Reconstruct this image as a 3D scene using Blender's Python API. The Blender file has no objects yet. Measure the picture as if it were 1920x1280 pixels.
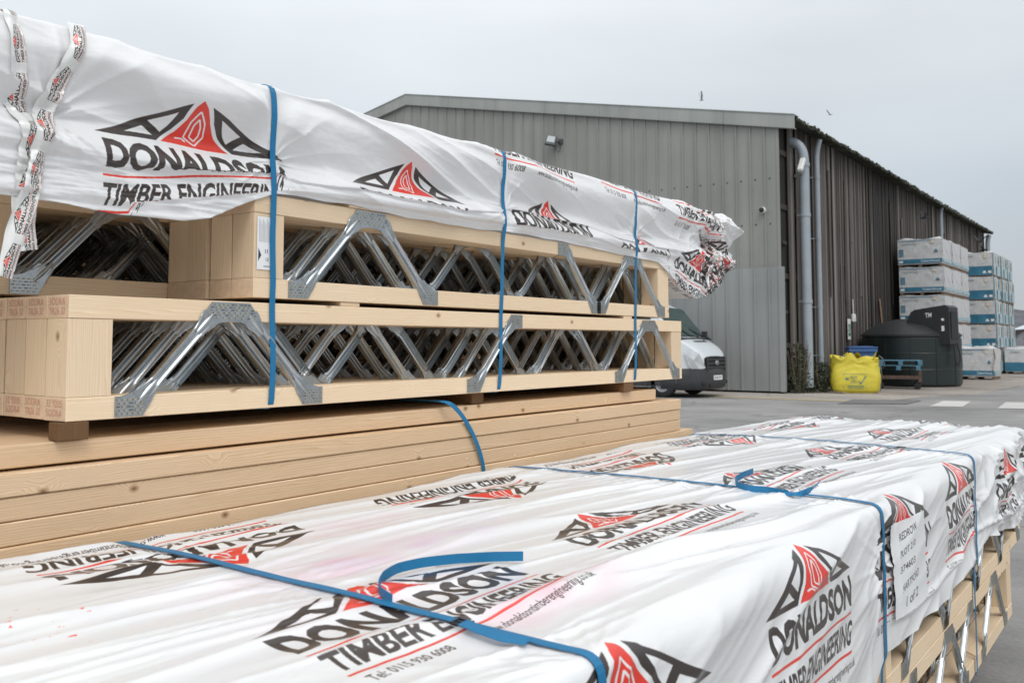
import bpy, math, random
import numpy as np
from mathutils import Vector, Matrix
R = math.radians
sc = bpy.context.scene
COL = sc.collection
random.seed(7)

# ------------------------------------------------------------------ camera
TH, PH, FPX, PCY, CAMH = R(35.8), R(3.8), 1735.0, 528.0, 1.35
cam = bpy.data.cameras.new('camera')
camo = bpy.data.objects.new('camera', cam)
COL.objects.link(camo)
camo.location = (0, 0, CAMH)
camo.rotation_euler = (R(90) + PH, 0, TH)
cam.sensor_width = 36
cam.lens = FPX / 1920 * 36
cam.shift_y = -(640 - PCY) / 1920
cam.clip_start, cam.clip_end = 0.05, 4000
cam.dof.use_dof = True
cam.dof.focus_distance = 2.7
cam.dof.aperture_fstop = 9
sc.camera = camo

# ------------------------------------------------------------------ sky, sun, exposure
SUN_EL, SUN_AZ = R(52), R(128)
world = bpy.data.worlds.new('World')
sc.world = world
world.use_nodes = True
wn, wl = world.node_tree.nodes, world.node_tree.links
wn.clear()
wo = wn.new('ShaderNodeOutputWorld'); bg = wn.new('ShaderNodeBackground'); bg.inputs[1].default_value = 1.0
sky = wn.new('ShaderNodeTexSky'); sky.sky_type = 'NISHITA'; sky.sun_disc = False
sky.sun_elevation = SUN_EL; sky.sun_rotation = SUN_AZ
skm = wn.new('ShaderNodeVectorMath'); skm.operation = 'SCALE'; skm.inputs[3].default_value = 0.10
wl.new(sky.outputs[0], skm.inputs[0])
tc = wn.new('ShaderNodeTexCoord')
sep = wn.new('ShaderNodeSeparateXYZ'); wl.new(tc.outputs['Generated'], sep.inputs[0])
# overcast: brighter zenith, greyer to the north-east
rmp = wn.new('ShaderNodeValToRGB'); wl.new(sep.outputs[2], rmp.inputs[0])
cr = rmp.color_ramp
cr.elements[0].position = 0.0; cr.elements[0].color = (0.575, 0.61, 0.64, 1)
cr.elements[1].position = 1.0; cr.elements[1].color = (1.22, 1.24, 1.26, 1)
for p_, c_ in ((0.06, (0.57, 0.615, 0.655, 1)), (0.14, (0.62, 0.685, 0.745, 1)), (0.26, (0.775, 0.83, 0.87, 1)), (0.5, (1.0, 1.02, 1.04, 1))):
    e_ = cr.elements.new(p_); e_.color = c_
dot = wn.new('ShaderNodeVectorMath'); dot.operation = 'DOT_PRODUCT'
wl.new(tc.outputs['Generated'], dot.inputs[0]); dot.inputs[1].default_value = (math.cos(TH - 0.35), math.sin(TH - 0.35), 0)
nz = wn.new('ShaderNodeTexNoise'); nz.inputs['Scale'].default_value = 2.2; nz.inputs['Detail'].default_value = 4; nz.inputs['Roughness'].default_value = 0.45
mp = wn.new('ShaderNodeMapping'); mp.inputs['Scale'].default_value = (1, 1, 3.2); wl.new(tc.outputs['Generated'], mp.inputs[0]); wl.new(mp.outputs[0], nz.inputs[0])
m1 = wn.new('ShaderNodeMapRange'); wl.new(dot.outputs['Value'], m1.inputs[0])
m1.inputs[1].default_value = -0.5; m1.inputs[2].default_value = 0.75; m1.inputs[3].default_value = 1.08; m1.inputs[4].default_value = 0.80
m2 = wn.new('ShaderNodeMapRange'); wl.new(nz.outputs[0], m2.inputs[0])
m2.inputs[1].default_value = 0.3; m2.inputs[2].default_value = 0.7; m2.inputs[3].default_value = 0.91; m2.inputs[4].default_value = 1.07
mm = wn.new('ShaderNodeMath'); mm.operation = 'MULTIPLY'; wl.new(m1.outputs[0], mm.inputs[0]); wl.new(m2.outputs[0], mm.inputs[1])
# thinner, brighter cloud on the sun's side of the sky, behind the photographer
dt2 = wn.new('ShaderNodeVectorMath'); dt2.operation = 'DOT_PRODUCT'; wl.new(tc.outputs['Generated'], dt2.inputs[0]); dt2.inputs[1].default_value = (0.74, -0.62, 0.25)
m3_ = wn.new('ShaderNodeMapRange'); m3_.interpolation_type = 'SMOOTHSTEP'; wl.new(dt2.outputs['Value'], m3_.inputs[0]); m3_.inputs[1].default_value = -0.15; m3_.inputs[2].default_value = 0.8; m3_.inputs[3].default_value = 1.0; m3_.inputs[4].default_value = 1.48
mm2 = wn.new('ShaderNodeMath'); mm2.operation = 'MULTIPLY'; wl.new(mm.outputs[0], mm2.inputs[0]); wl.new(m3_.outputs[0], mm2.inputs[1])
sc2 = wn.new('ShaderNodeVectorMath'); sc2.operation = 'SCALE'; wl.new(rmp.outputs[0], sc2.inputs[0]); wl.new(mm2.outputs[0], sc2.inputs[3])
mixw = wn.new('ShaderNodeMixRGB'); mixw.inputs[0].default_value = 0.93
wl.new(skm.outputs[0], mixw.inputs[1]); wl.new(sc2.outputs[0], mixw.inputs[2])
wl.new(mixw.outputs[0], bg.inputs[0]); wl.new(bg.outputs[0], wo.inputs[0])

sl = bpy.data.lights.new('sun', 'SUN'); sl.energy = 1.1; sl.angle = R(24); sl.color = (1.0, 0.97, 0.93)
so = bpy.data.objects.new('sun', sl); COL.objects.link(so)
so.rotation_euler = (R(90) - SUN_EL, 0, R(180) - SUN_AZ + R(0))
sd = Vector((math.sin(SUN_AZ) * math.cos(SUN_EL), math.cos(SUN_AZ) * math.cos(SUN_EL), math.sin(SUN_EL)))
so.rotation_euler = sd.to_track_quat('Z', 'Y').to_euler()
so.location = (0, 0, 30)
sc.view_settings.view_transform = 'Standard'
sc.view_settings.look = 'None'
sc.view_settings.exposure = 0.0
sc.view_settings.gamma = 1.0
sc.cycles.max_bounces = 8
sc.cycles.use_denoising = True

_r = np.array([math.cos(TH), math.sin(TH), 0]); _f = np.array([-math.sin(TH) * math.cos(PH), math.cos(TH) * math.cos(PH), math.sin(PH)]); _u = np.cross(_r, _f)
def pt(px, py, X=None, Y=None, Z=None):
    """survey: where a ray measured in the photograph meets a wall, face or floor of the place"""
    d = _f + _r * (px - 960) / FPX + _u * (PCY - py) / FPX
    k = X / d[0] if X is not None else Y / d[1] if Y is not None else (Z - CAMH) / d[2]
    p = d * k; p[2] += CAMH
    return Vector(p)

# ------------------------------------------------------------------ materials
def mat(name):
    m = bpy.data.materials.new(name); m.use_nodes = True
    nt = m.node_tree
    return m, nt.nodes, nt.links, nt.nodes['Principled BSDF']
def N(nodes, t, **kw):
    n = nodes.new(t)
    for k, v in kw.items():
        if k in n.inputs: n.inputs[k].default_value = v
        else: setattr(n, k, v)
    return n
def ramp(nodes, stops):
    n = nodes.new('ShaderNodeValToRGB'); c = n.color_ramp
    while len(c.elements) > 1: c.elements.remove(c.elements[0])
    c.elements[0].position = stops[0][0]; c.elements[0].color = (*stops[0][1], 1)
    for p, col in stops[1:]:
        e = c.elements.new(p); e.color = (*col, 1)
    return n
def simple(name, col, rough=0.6, metal=0.0, var=0.12, scale=8.0, bump=0.0, spec=0.5, coat=0.0):
    m, n, l, b = mat(name)
    t = N(n, 'ShaderNodeTexCoord'); z = N(n, 'ShaderNodeTexNoise', Scale=scale, Detail=6.0, Roughness=0.6)
    l.new(t.outputs['Object'], z.inputs[0])
    c0 = tuple(max(0, x * (1 - var)) for x in col); c1 = tuple(min(1, x * (1 + var)) for x in col)
    r_ = ramp(n, [(0.3, c0), (0.7, c1)]); l.new(z.outputs[0], r_.inputs[0]); l.new(r_.outputs[0], b.inputs['Base Color'])
    b.inputs['Roughness'].default_value = rough; b.inputs['Metallic'].default_value = metal
    b.inputs['Specular IOR Level'].default_value = spec; b.inputs['Coat Weight'].default_value = coat
    if bump:
        bp = N(n, 'ShaderNodeBump', Strength=bump, Distance=0.01); l.new(z.outputs[0], bp.inputs['Height']); l.new(bp.outputs[0], b.inputs['Normal'])
    return m

def wood(name, light, dark, axis='y', dirty=0.0, seedscale=40.0):
    m, n, l, b = mat(name)
    t = N(n, 'ShaderNodeTexCoord'); oi = N(n, 'ShaderNodeObjectInfo')
    of = N(n, 'ShaderNodeMath', operation='MULTIPLY'); l.new(oi.outputs['Random'], of.inputs[0]); of.inputs[1].default_value = seedscale
    cb = N(n, 'ShaderNodeCombineXYZ')
    for i in range(3): l.new(of.outputs[0], cb.inputs[i])
    ad = N(n, 'ShaderNodeVectorMath', operation='ADD'); l.new(t.outputs['Object'], ad.inputs[0]); l.new(cb.outputs[0], ad.inputs[1])
    # knots
    sk = N(n, 'ShaderNodeSeparateXYZ'); l.new(ad.outputs[0], sk.inputs[0]); ck = N(n, 'ShaderNodeCombineXYZ')
    for i_, (src, add, sc_) in enumerate(((1, 0, 4.2 if axis == 'y' else 6.0), (2, 0, 6.0 if axis == 'y' else 4.2))):
        e1 = N(n, 'ShaderNodeMath', operation='MULTIPLY_ADD'); l.new(sk.outputs[0], e1.inputs[0]); e1.inputs[1].default_value = (1.0, 0.0)[i_]; l.new(sk.outputs[src], e1.inputs[2])
        e2 = N(n, 'ShaderNodeMath', operation='MULTIPLY'); l.new(e1.outputs[0], e2.inputs[0]); e2.inputs[1].default_value = sc_; l.new(e2.outputs[0], ck.inputs[i_])
    vo = N(n, 'ShaderNodeTexVoronoi', Scale=1.0); vo.voronoi_dimensions = '2D'; l.new(ck.outputs[0], vo.inputs[0])
    kn = N(n, 'ShaderNodeMapRange'); l.new(vo.outputs['Distance'], kn.inputs[0])
    kn.inputs[1].default_value = 0.02; kn.inputs[2].default_value = 0.20; kn.inputs[3].default_value = 1; kn.inputs[4].default_value = 0
    # grain
    mg = N(n, 'ShaderNodeMapping'); l.new(ad.outputs[0], mg.inputs[0])
    mg.inputs['Scale'].default_value = (14, 0.8, 14) if axis == 'y' else (14, 14, 0.8)
    ng = N(n, 'ShaderNodeTexNoise', Scale=1.5, Detail=3.0); l.new(mg.outputs[0], ng.inputs[0])
    sp = N(n, 'ShaderNodeSeparateXYZ'); l.new(ad.outputs[0], sp.inputs[0])
    h = N(n, 'ShaderNodeMath', operation='MULTIPLY_ADD'); l.new(sp.outputs[0], h.inputs[0]); h.inputs[1].default_value = 0.75
    l.new(sp.outputs[2] if axis == 'y' else sp.outputs[1], h.inputs[2])
    h2 = N(n, 'ShaderNodeMath', operation='MULTIPLY_ADD'); l.new(ng.outputs[0], h2.inputs[0]); h2.inputs[1].default_value = 0.05; l.new(h.outputs[0], h2.inputs[2])
    h3 = N(n, 'ShaderNodeMath', operation='MULTIPLY_ADD'); l.new(kn.outputs[0], h3.inputs[0]); h3.inputs[1].default_value = 0.020; l.new(h2.outputs[0], h3.inputs[2])
    fr = N(n, 'ShaderNodeMath', operation='MULTIPLY'); l.new(h3.outputs[0], fr.inputs[0]); fr.inputs[1].default_value = 190.0
    fc = N(n, 'ShaderNodeMath', operation='FRACT'); l.new(fr.outputs[0], fc.inputs[0])
    rr = ramp(n, [(0.0, (0, 0, 0)), (0.72, (0.55, 0.55, 0.55)), (0.93, (1, 1, 1)), (1.0, (0.1, 0.1, 0.1))]); l.new(fc.outputs[0], rr.inputs[0])
    nf = N(n, 'ShaderNodeTexNoise', Scale=30.0, Detail=4.0); l.new(mg.outputs[0], nf.inputs[0])
    big = N(n, 'ShaderNodeTexNoise', Scale=2.2, Detail=3.0); l.new(ad.outputs[0], big.inputs[0])
    mx = N(n, 'ShaderNodeMixRGB'); mx.inputs[1].default_value = (*light, 1); mx.inputs[2].default_value = (*dark, 1)
    k1 = N(n, 'ShaderNodeMath', operation='MULTIPLY'); l.new(rr.outputs[0], k1.inputs[0]); k1.inputs[1].default_value = 0.62
    k2 = N(n, 'ShaderNodeMath', operation='MULTIPLY_ADD'); l.new(nf.outputs[0], k2.inputs[0]); k2.inputs[1].default_value = 0.45; l.new(k1.outputs[0], k2.inputs[2])
    k3 = N(n, 'ShaderNodeMath', operation='MULTIPLY_ADD'); l.new(big.outputs[0], k3.inputs[0]); k3.inputs[1].default_value = 0.5; l.new(k2.outputs[0], k3.inputs[2])
    k4 = N(n, 'ShaderNodeMath', operation='SUBTRACT'); l.new(k3.outputs[0], k4.inputs[0]); k4.inputs[1].default_value = 0.34
    k4.use_clamp = True
    l.new(k4.outputs[0], mx.inputs[0])
    kk = N(n, 'ShaderNodeMapRange'); l.new(vo.outputs['Distance'], kk.inputs[0])
    kk.inputs[1].default_value = 0.008; kk.inputs[2].default_value = 0.060; kk.inputs[3].default_value = 0.95; kk.inputs[4].default_value = 0
    # only a few cells carry a knot
    gt = N(n, 'ShaderNodeSeparateXYZ'); l.new(vo.outputs['Color'], gt.inputs[0])
    g2 = N(n, 'ShaderNodeMath', operation='GREATER_THAN'); l.new(gt.outputs[0], g2.inputs[0]); g2.inputs[1].default_value = 0.45
    g3 = N(n, 'ShaderNodeMath', operation='MULTIPLY'); l.new(kk.outputs[0], g3.inputs[0]); l.new(g2.outputs[0], g3.inputs[1])
    m3 = N(n, 'ShaderNodeMixRGB'); l.new(g3.outputs[0], m3.inputs[0]); l.new(mx.outputs[0], m3.inputs[1]); m3.inputs[2].default_value = (dark[0] * 0.4, dark[1] * 0.3, dark[2] * 0.25, 1)
    hv = N(n, 'ShaderNodeHueSaturation'); l.new(m3.outputs[0], hv.inputs['Color'])
    vv = N(n, 'ShaderNodeMapRange'); l.new(oi.outputs['Random'], vv.inputs[0]); vv.inputs[3].default_value = 0.86 - dirty; vv.inputs[4].default_value = 1.10
    l.new(vv.outputs[0], hv.inputs['Value'])
    l.new(hv.outputs[0], b.inputs['Base Color'])
    b.inputs['Roughness'].default_value = 0.72; b.inputs['Specular IOR Level'].default_value = 0.25
    bp = N(n, 'ShaderNodeBump', Strength=0.25, Distance=0.0015); l.new(k2.outputs[0], bp.inputs['Height']); l.new(bp.outputs[0], b.inputs['Normal'])
    return m
M = {}
LW, DW = (0.84, 0.69, 0.50), (0.70, 0.50, 0.31)
M['wood_y'] = wood('spruce_along', LW, DW, 'y')
M['wood_z'] = wood('spruce_upright', LW, DW, 'z')
M['wood_end'] = simple('spruce_end_grain', (0.70, 0.52, 0.36), 0.85, var=0.12, scale=60)
M['board'] = wood('sawn_board', (0.76, 0.575, 0.39), (0.53, 0.345, 0.185), 'y', 0.06)
M['bearer'] = wood('brown_bearer', (0.20, 0.11, 0.05), (0.12, 0.06, 0.03), 'z')
def steel():
    m, n, l, b = mat('galvanised_steel')
    t = N(n, 'ShaderNodeTexCoord'); v = N(n, 'ShaderNodeTexVoronoi', Scale=130.0); l.new(t.outputs['Object'], v.inputs[0])
    z = N(n, 'ShaderNodeTexNoise', Scale=25.0, Detail=5.0); l.new(t.outputs['Object'], z.inputs[0])
    s = N(n, 'ShaderNodeSeparateXYZ'); l.new(v.outputs['Color'], s.inputs[0])
    a = N(n, 'ShaderNodeMath', operation='MULTIPLY_ADD'); l.new(s.outputs[0], a.inputs[0]); a.inputs[1].default_value = 0.25; l.new(z.outputs[0], a.inputs[2])
    r_ = ramp(n, [(0.2, (0.38, 0.41, 0.42)), (1.1, (0.54, 0.57, 0.59))]); l.new(a.outputs[0], r_.inputs[0]); l.new(r_.outputs[0], b.inputs['Base Color'])
    b.inputs['Metallic'].default_value = 1.0
    rr = N(n, 'ShaderNodeMapRange'); l.new(a.outputs[0], rr.inputs[0]); rr.inputs[3].default_value = 0.24; rr.inputs[4].default_value = 0.36; l.new(rr.outputs[0], b.inputs['Roughness'])
    return m
M['steel'] = steel()
M['slot'] = simple('punched_slot', (0.50, 0.42, 0.24), 0.6, 0.3)
M['slotdark'] = simple('punched_slot_dark', (0.09, 0.09, 0.08), 0.6, 0.3)
M['stamp'] = simple('red_stamp_ink', (0.58, 0.26, 0.20), 0.85, var=0.35, scale=160)
M['black'] = simple('black_rubber', (0.02, 0.02, 0.022), 0.75, scale=20)
M['ink'] = simple('black_ink', (0.03, 0.03, 0.03), 0.6)
M['paper'] = simple('white_paper', (0.78, 0.79, 0.80), 0.7, var=0.03)
M['wire'] = simple('dark_wire', (0.05, 0.05, 0.055), 0.4, 0.7)
def strapmat():
    m, n, l, b = mat('blue_webbing')
    t = N(n, 'ShaderNodeTexCoord'); w = N(n, 'ShaderNodeTexWave', Scale=380.0, Distortion=0.0); w.bands_direction = 'DIAGONAL'; l.new(t.outputs['Object'], w.inputs[0])
    r_ = ramp(n, [(0.0, (0.002, 0.115, 0.27)), (1.0, (0.006, 0.23, 0.47))]); l.new(w.outputs[0], r_.inputs[0]); l.new(r_.outputs[0], b.inputs['Base Color'])
    b.inputs['Roughness'].default_value = 0.45
    bp = N(n, 'ShaderNodeBump', Strength=0.5, Distance=0.0008); l.new(w.outputs[0], bp.inputs['Height']); l.new(bp.outputs[0], b.inputs['Normal'])
    return m
M['strap'] = strapmat()

# ------------------------------------------------------------------ mesh helpers
class MB:
    def __init__(s): s.v = []; s.f = []; s.m = []; s.t = []
    def add(s, vs, fs, mi=0, tone=0.5):
        o = len(s.v); s.v += [tuple(v) for v in vs]
        for f in fs: s.f.append(tuple(i + o for i in f)); s.m.append(mi); s.t.append(tone)
        return s
    def box(s, x0, x1, y0, y1, z0, z1, c=0.0, mi=0, tone=0.5, mt=None):
        if x0 > x1: x0, x1 = x1, x0
        if y0 > y1: y0, y1 = y1, y0
        if z0 > z1: z0, z1 = z1, z0
        X, Y, Z = (x0, x1), (y0, y1), (z0, z1)
        if c <= 0:
            vs = [(X[i], Y[j], Z[k]) for i in (0, 1) for j in (0, 1) for k in (0, 1)]
            fs = [(0, 1, 3, 2), (4, 6, 7, 5), (0, 4, 5, 1), (2, 3, 7, 6), (0, 2, 6, 4), (1, 5, 7, 3)]
        else:
            vs = []; idx = {}
            for i in (0, 1):
                for j in (0, 1):
                    for k in (0, 1):
                        sx, sy, sz = (1 - 2 * i) * c, (1 - 2 * j) * c, (1 - 2 * k) * c
                        for a in range(3):
                            idx[i, j, k, a] = len(vs)
                            vs.append((X[i] + (0 if a == 0 else sx), Y[j] + (0 if a == 1 else sy), Z[k] + (0 if a == 2 else sz)))
            fs = []
            for i in (0, 1): fs.append([idx[i, 0, 0, 0], idx[i, 1, 0, 0], idx[i, 1, 1, 0], idx[i, 0, 1, 0]][::(1 if i else -1)])
            for j in (0, 1): fs.append([idx[0, j, 0, 1], idx[1, j, 0, 1], idx[1, j, 1, 1], idx[0, j, 1, 1]][::(-1 if j else 1)])
            for k in (0, 1): fs.append([idx[0, 0, k, 2], idx[1, 0, k, 2], idx[1, 1, k, 2], idx[0, 1, k, 2]][::(1 if k else -1)])
            for j in (0, 1):
                for k in (0, 1): fs.append([idx[0, j, k, 1], idx[1, j, k, 1], idx[1, j, k, 2], idx[0, j, k, 2]][::(1 if (j ^ k) else -1)])
            for i in (0, 1):
                for k in (0, 1): fs.append([idx[i, 0, k, 0], idx[i, 1, k, 0], idx[i, 1, k, 2], idx[i, 0, k, 2]][::(-1 if (i ^ k) else 1)])
            for i in (0, 1):
                for j in (0, 1): fs.append([idx[i, j, 0, 0], idx[i, j, 1, 0], idx[i, j, 1, 1], idx[i, j, 0, 1]][::(1 if (i ^ j) else -1)])
            for i in (0, 1):
                for j in (0, 1):
                    for k in (0, 1): fs.append([idx[i, j, k, 0], idx[i, j, k, 1], idx[i, j, k, 2]][::(1 if (i + j + k) % 2 else -1)])
        if mt is not None: vs = [mt @ Vector(v) for v in vs]
        return s.add(vs, fs, mi, tone)
    def prism(s, poly, axis, a0, a1, mi=0, tone=0.5, mt=None):
        """poly of 2D points extruded along axis (0,1,2)"""
        def p3(p, a):
            return (a, p[0], p[1]) if axis == 0 else (p[0], a, p[1]) if axis == 1 else (p[0], p[1], a)
        n = len(poly); vs = [p3(p, a0) for p in poly] + [p3(p, a1) for p in poly]
        fs = [tuple(range(n))[::-1], tuple(range(n, 2 * n))] + [(i, (i + 1) % n, n + (i + 1) % n, n + i) for i in range(n)]
        if mt is not None: vs = [mt @ Vector(v) for v in vs]
        return s.add(vs, fs, mi, tone)
    def tube(s, pts, r, seg=12, mi=0, cap=True):
        pts = [Vector(p) for p in pts]; rs = r if isinstance(r, (list, tuple)) else [r] * len(pts)
        vs, fs = [], []; prev = None
        for i, p in enumerate(pts):
            d = (pts[min(i + 1, len(pts) - 1)] - pts[max(i - 1, 0)]).normalized()
            a = d.cross(Vector((0, 0, 1)) if abs(d.z) < 0.9 else Vector((1, 0, 0))).normalized() if prev is None else (prev - d * prev.dot(d)).normalized()
            prev = a; b = d.cross(a)
            for k in range(seg):
                an = 2 * math.pi * k / seg
                vs.append(p + (a * math.cos(an) + b * math.sin(an)) * rs[i])
        for i in range(len(pts) - 1):
            for k in range(seg):
                k2 = (k + 1) % seg
                fs.append((i * seg + k, i * seg + k2, (i + 1) * seg + k2, (i + 1) * seg + k))
        if cap: fs += [tuple(range(seg))[::-1], tuple((len(pts) - 1) * seg + k for k in range(seg))]
        return s.add(vs, fs, mi)
    def lathe(s, prof, c=(0, 0, 0), axis=2, seg=40, mi=0, a0=0, a1=2 * math.pi):
        vs, fs = [], []; n = len(prof); full = abs(a1 - a0 - 2 * math.pi) < 1e-6
        ns = seg if full else seg + 1
        for k in range(ns):
            an = a0 + (a1 - a0) * k / seg
            for (r, h) in prof:
                q = (r * math.cos(an), r * math.sin(an), h)
                if axis == 1: q = (q[0], q[2], q[1])
                if axis == 0: q = (q[2], q[0], q[1])
                vs.append((c[0] + q[0], c[1] + q[1], c[2] + q[2]))
        for k in range(seg):
            k2 = (k + 1) % ns
            for i in range(n - 1): fs.append((k * n + i, k2 * n + i, k2 * n + i + 1, k * n + i + 1))
        return s.add(vs, fs, mi)
    def grid(s, P, mi=0):
        nr, nc = len(P), len(P[0])
        return s.add([p for row in P for p in row], [(i * nc + j, i * nc + j + 1, (i + 1) * nc + j + 1, (i + 1) * nc + j) for i in range(nr - 1) for j in range(nc - 1)], mi)
    def ribbon(s, pts, wdir, width, th=0.0012, mi=0):
        """a flat band along pts; wdir one vector or one per point"""
        pts = [Vector(p) for p in pts]; n = len(pts); vs = []
        for i, p in enumerate(pts):
            d = (pts[min(i + 1, n - 1)] - pts[max(i - 1, 0)]).normalized()
            w = Vector(wdir[i] if isinstance(wdir, list) else wdir); w = (w - d * w.dot(d)).normalized()
            nn = d.cross(w)
            for a, b in ((-1, -1), (1, -1), (1, 1), (-1, 1)): vs.append(p + w * a * width / 2 + nn * b * th / 2)
        fs = [(0, 1, 2, 3)[::-1], tuple(4 * (n - 1) + k for k in range(4))]
        for i in range(n - 1):
            for k in range(4): fs.append((4 * i + k, 4 * i + (k + 1) % 4, 4 * i + 4 + (k + 1) % 4, 4 * i + 4 + k))
        return s.add(vs, fs, mi)
    def mesh(s, name, mats, smooth=False, tone=False):
        me = bpy.data.meshes.new(name); me.from_pydata([tuple(v) for v in s.v], [], s.f)
        for m in (mats if isinstance(mats, (list, tuple)) else [mats]): me.materials.append(m)
        me.polygons.foreach_set('material_index', s.m)
        if smooth: me.polygons.foreach_set('use_smooth', [True] * len(s.f))
        if tone:
            at = me.attributes.new('tone', 'FLOAT', 'FACE'); at.data.foreach_set('value', s.t)
        me.update()
        if smooth == 'auto': me.set_sharp_from_angle(angle=R(35))
        return me
    def build(s, name, mats, parent=None, smooth=False, loc=None, tone=False):
        o = bpy.data.objects.new(name, s.mesh(name, mats, smooth, tone)); COL.objects.link(o)
        if parent is not None: o.parent = parent
        if loc is not None: o.location = loc
        return o
def tag(o, label=None, cat=None, group=None, kind=None):
    if label: o['label'] = label
    if cat: o['category'] = cat
    if group: o['group'] = group
    if kind: o['kind'] = kind
    return o
def empty(name, loc, label, cat, group=None, rz=0.0):
    o = bpy.data.objects.new(name, None); COL.objects.link(o); o.location = loc; o.rotation_euler = (0, 0, rz); o.empty_display_size = 0.1
    return tag(o, label, cat, group)
def inst(name, me, parent, loc=(0, 0, 0), rz=0.0):
    o = bpy.data.objects.new(name, me); COL.objects.link(o); o.parent = parent; o.location = loc; o.rotation_euler = (0, 0, rz)
    return o
def copy_tree(o, parent=None):
    c = o.copy(); COL.objects.link(c)
    if parent is not None: c.parent = parent
    for ch in [x for x in COL.objects if x.parent == o]: copy_tree(ch, c)
    return c

# text outlines as triangles in a unit box, from Blender's own font
_tx = {}
def text_tris(body, bold=0.0, shear=0.0):
    k = (body, bold, shear)
    if k in _tx: return _tx[k]
    cu = bpy.data.curves.new('t', 'FONT'); cu.body = body; cu.offset = bold; cu.shear = shear; cu.resolution_u = 3
    ob = bpy.data.objects.new('t', cu); COL.objects.link(ob)
    dg = bpy.context.evaluated_depsgraph_get(); ev = ob.evaluated_get(dg); me = ev.to_mesh(); me.calc_loop_triangles()
    v = np.array([x.co[:2] for x in me.vertices]); tr = np.array([x.vertices[:] for x in me.loop_triangles])
    ev.to_mesh_clear(); bpy.data.objects.remove(ob); bpy.data.curves.remove(cu)
    lo, hi = v.min(0), v.max(0); v = (v - lo) / (hi - lo)
    _tx[k] = (v, tr, (hi - lo)[0] / (hi - lo)[1]); return _tx[k]
def text_into(mb, body, o, ux, uy, w, h=None, mi=0, bold=0.012):
    """flat lettering on a surface: corner o, unit vectors ux, uy"""
    v, tr, asp = text_tris(body, bold); h = h or w / asp
    o, ux, uy = Vector(o), Vector(ux), Vector(uy)
    mb.add([o + ux * (a * w) + uy * (b * h) for a, b in v], [tuple(int(i) for i in t) for t in tr], mi)
    return mb

# ------------------------------------------------------------------ noise
def _perlin(x, y, seed):
    rng = np.random.RandomState(seed); perm = rng.permutation(256); perm = np.concatenate([perm, perm]); g = rng.rand(256) * 2 * np.pi
    xi, yi = np.floor(x).astype(int), np.floor(y).astype(int); xf, yf = x - xi, y - yi
    u, v = xf * xf * xf * (xf * (xf * 6 - 15) + 10), yf * yf * yf * (yf * (yf * 6 - 15) + 10)
    def gr(a, b, dx, dy):
        h = g[perm[perm[a & 255] + (b & 255)]]; return np.cos(h) * dx + np.sin(h) * dy
    n0 = gr(xi, yi, xf, yf) * (1 - u) + gr(xi + 1, yi, xf - 1, yf) * u
    n1 = gr(xi, yi + 1, xf, yf - 1) * (1 - u) + gr(xi + 1, yi + 1, xf - 1, yf - 1) * u
    return (n0 * (1 - v) + n1 * v) * 1.4
def ridge(x, y, seed, p=2.0):
    return np.clip(1 - np.abs(_perlin(x, y, seed)) * 2.0, 0, 1) ** p
def sm(x, a, b):
    t = np.clip((x - a) / (b - a), 0, 1); return t * t * (3 - 2 * t)

# ------------------------------------------------------------------ printed pattern
def raster(img, tris, col, aa=2):
    """img HxWx4 float, tris list of 3x2 px coordinates"""
    H, W = img.shape[:2]
    for t in tris:
        x0, y0 = np.floor(t.min(0)).astype(int); x1, y1 = np.ceil(t.max(0)).astype(int) + 1
        x0, y0 = max(x0, 0), max(y0, 0); x1, y1 = min(x1, W), min(y1, H)
        if x1 <= x0 or y1 <= y0: continue
        X, Y = np.meshgrid(np.arange(x0, x1) + 0.5, np.arange(y0, y1) + 0.5)
        (ax, ay), (bx, by), (cx, cy) = t
        d1 = (X - bx) * (ay - by) - (ax - bx) * (Y - by); d2 = (X - cx) * (by - cy) - (bx - cx) * (Y - cy); d3 = (X - ax) * (cy - ay) - (cx - ax) * (Y - ay)
        neg = (d1 < 0) | (d2 < 0) | (d3 < 0); pos = (d1 > 0) | (d2 > 0) | (d3 > 0)
        img[y0:y1, x0:x1][~(neg & pos)] = col
def poly_tris(poly):
    from mathutils.geometry import tessellate_polygon
    return [np.array([poly[i] for i in t], float) for t in tessellate_polygon([[Vector((x, y, 0)) for x, y in poly]])]
INK, RED, WHITE = (0.20, 0.165, 0.15, 1), (0.87, 0.20, 0.13, 1), (1, 1, 1, 0)
LW_, LY0, LY1 = 1300, -0.32, 0.46                   # logo tile: x from -0.04 to 1.06, y from -0.32 to 0.46
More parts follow.
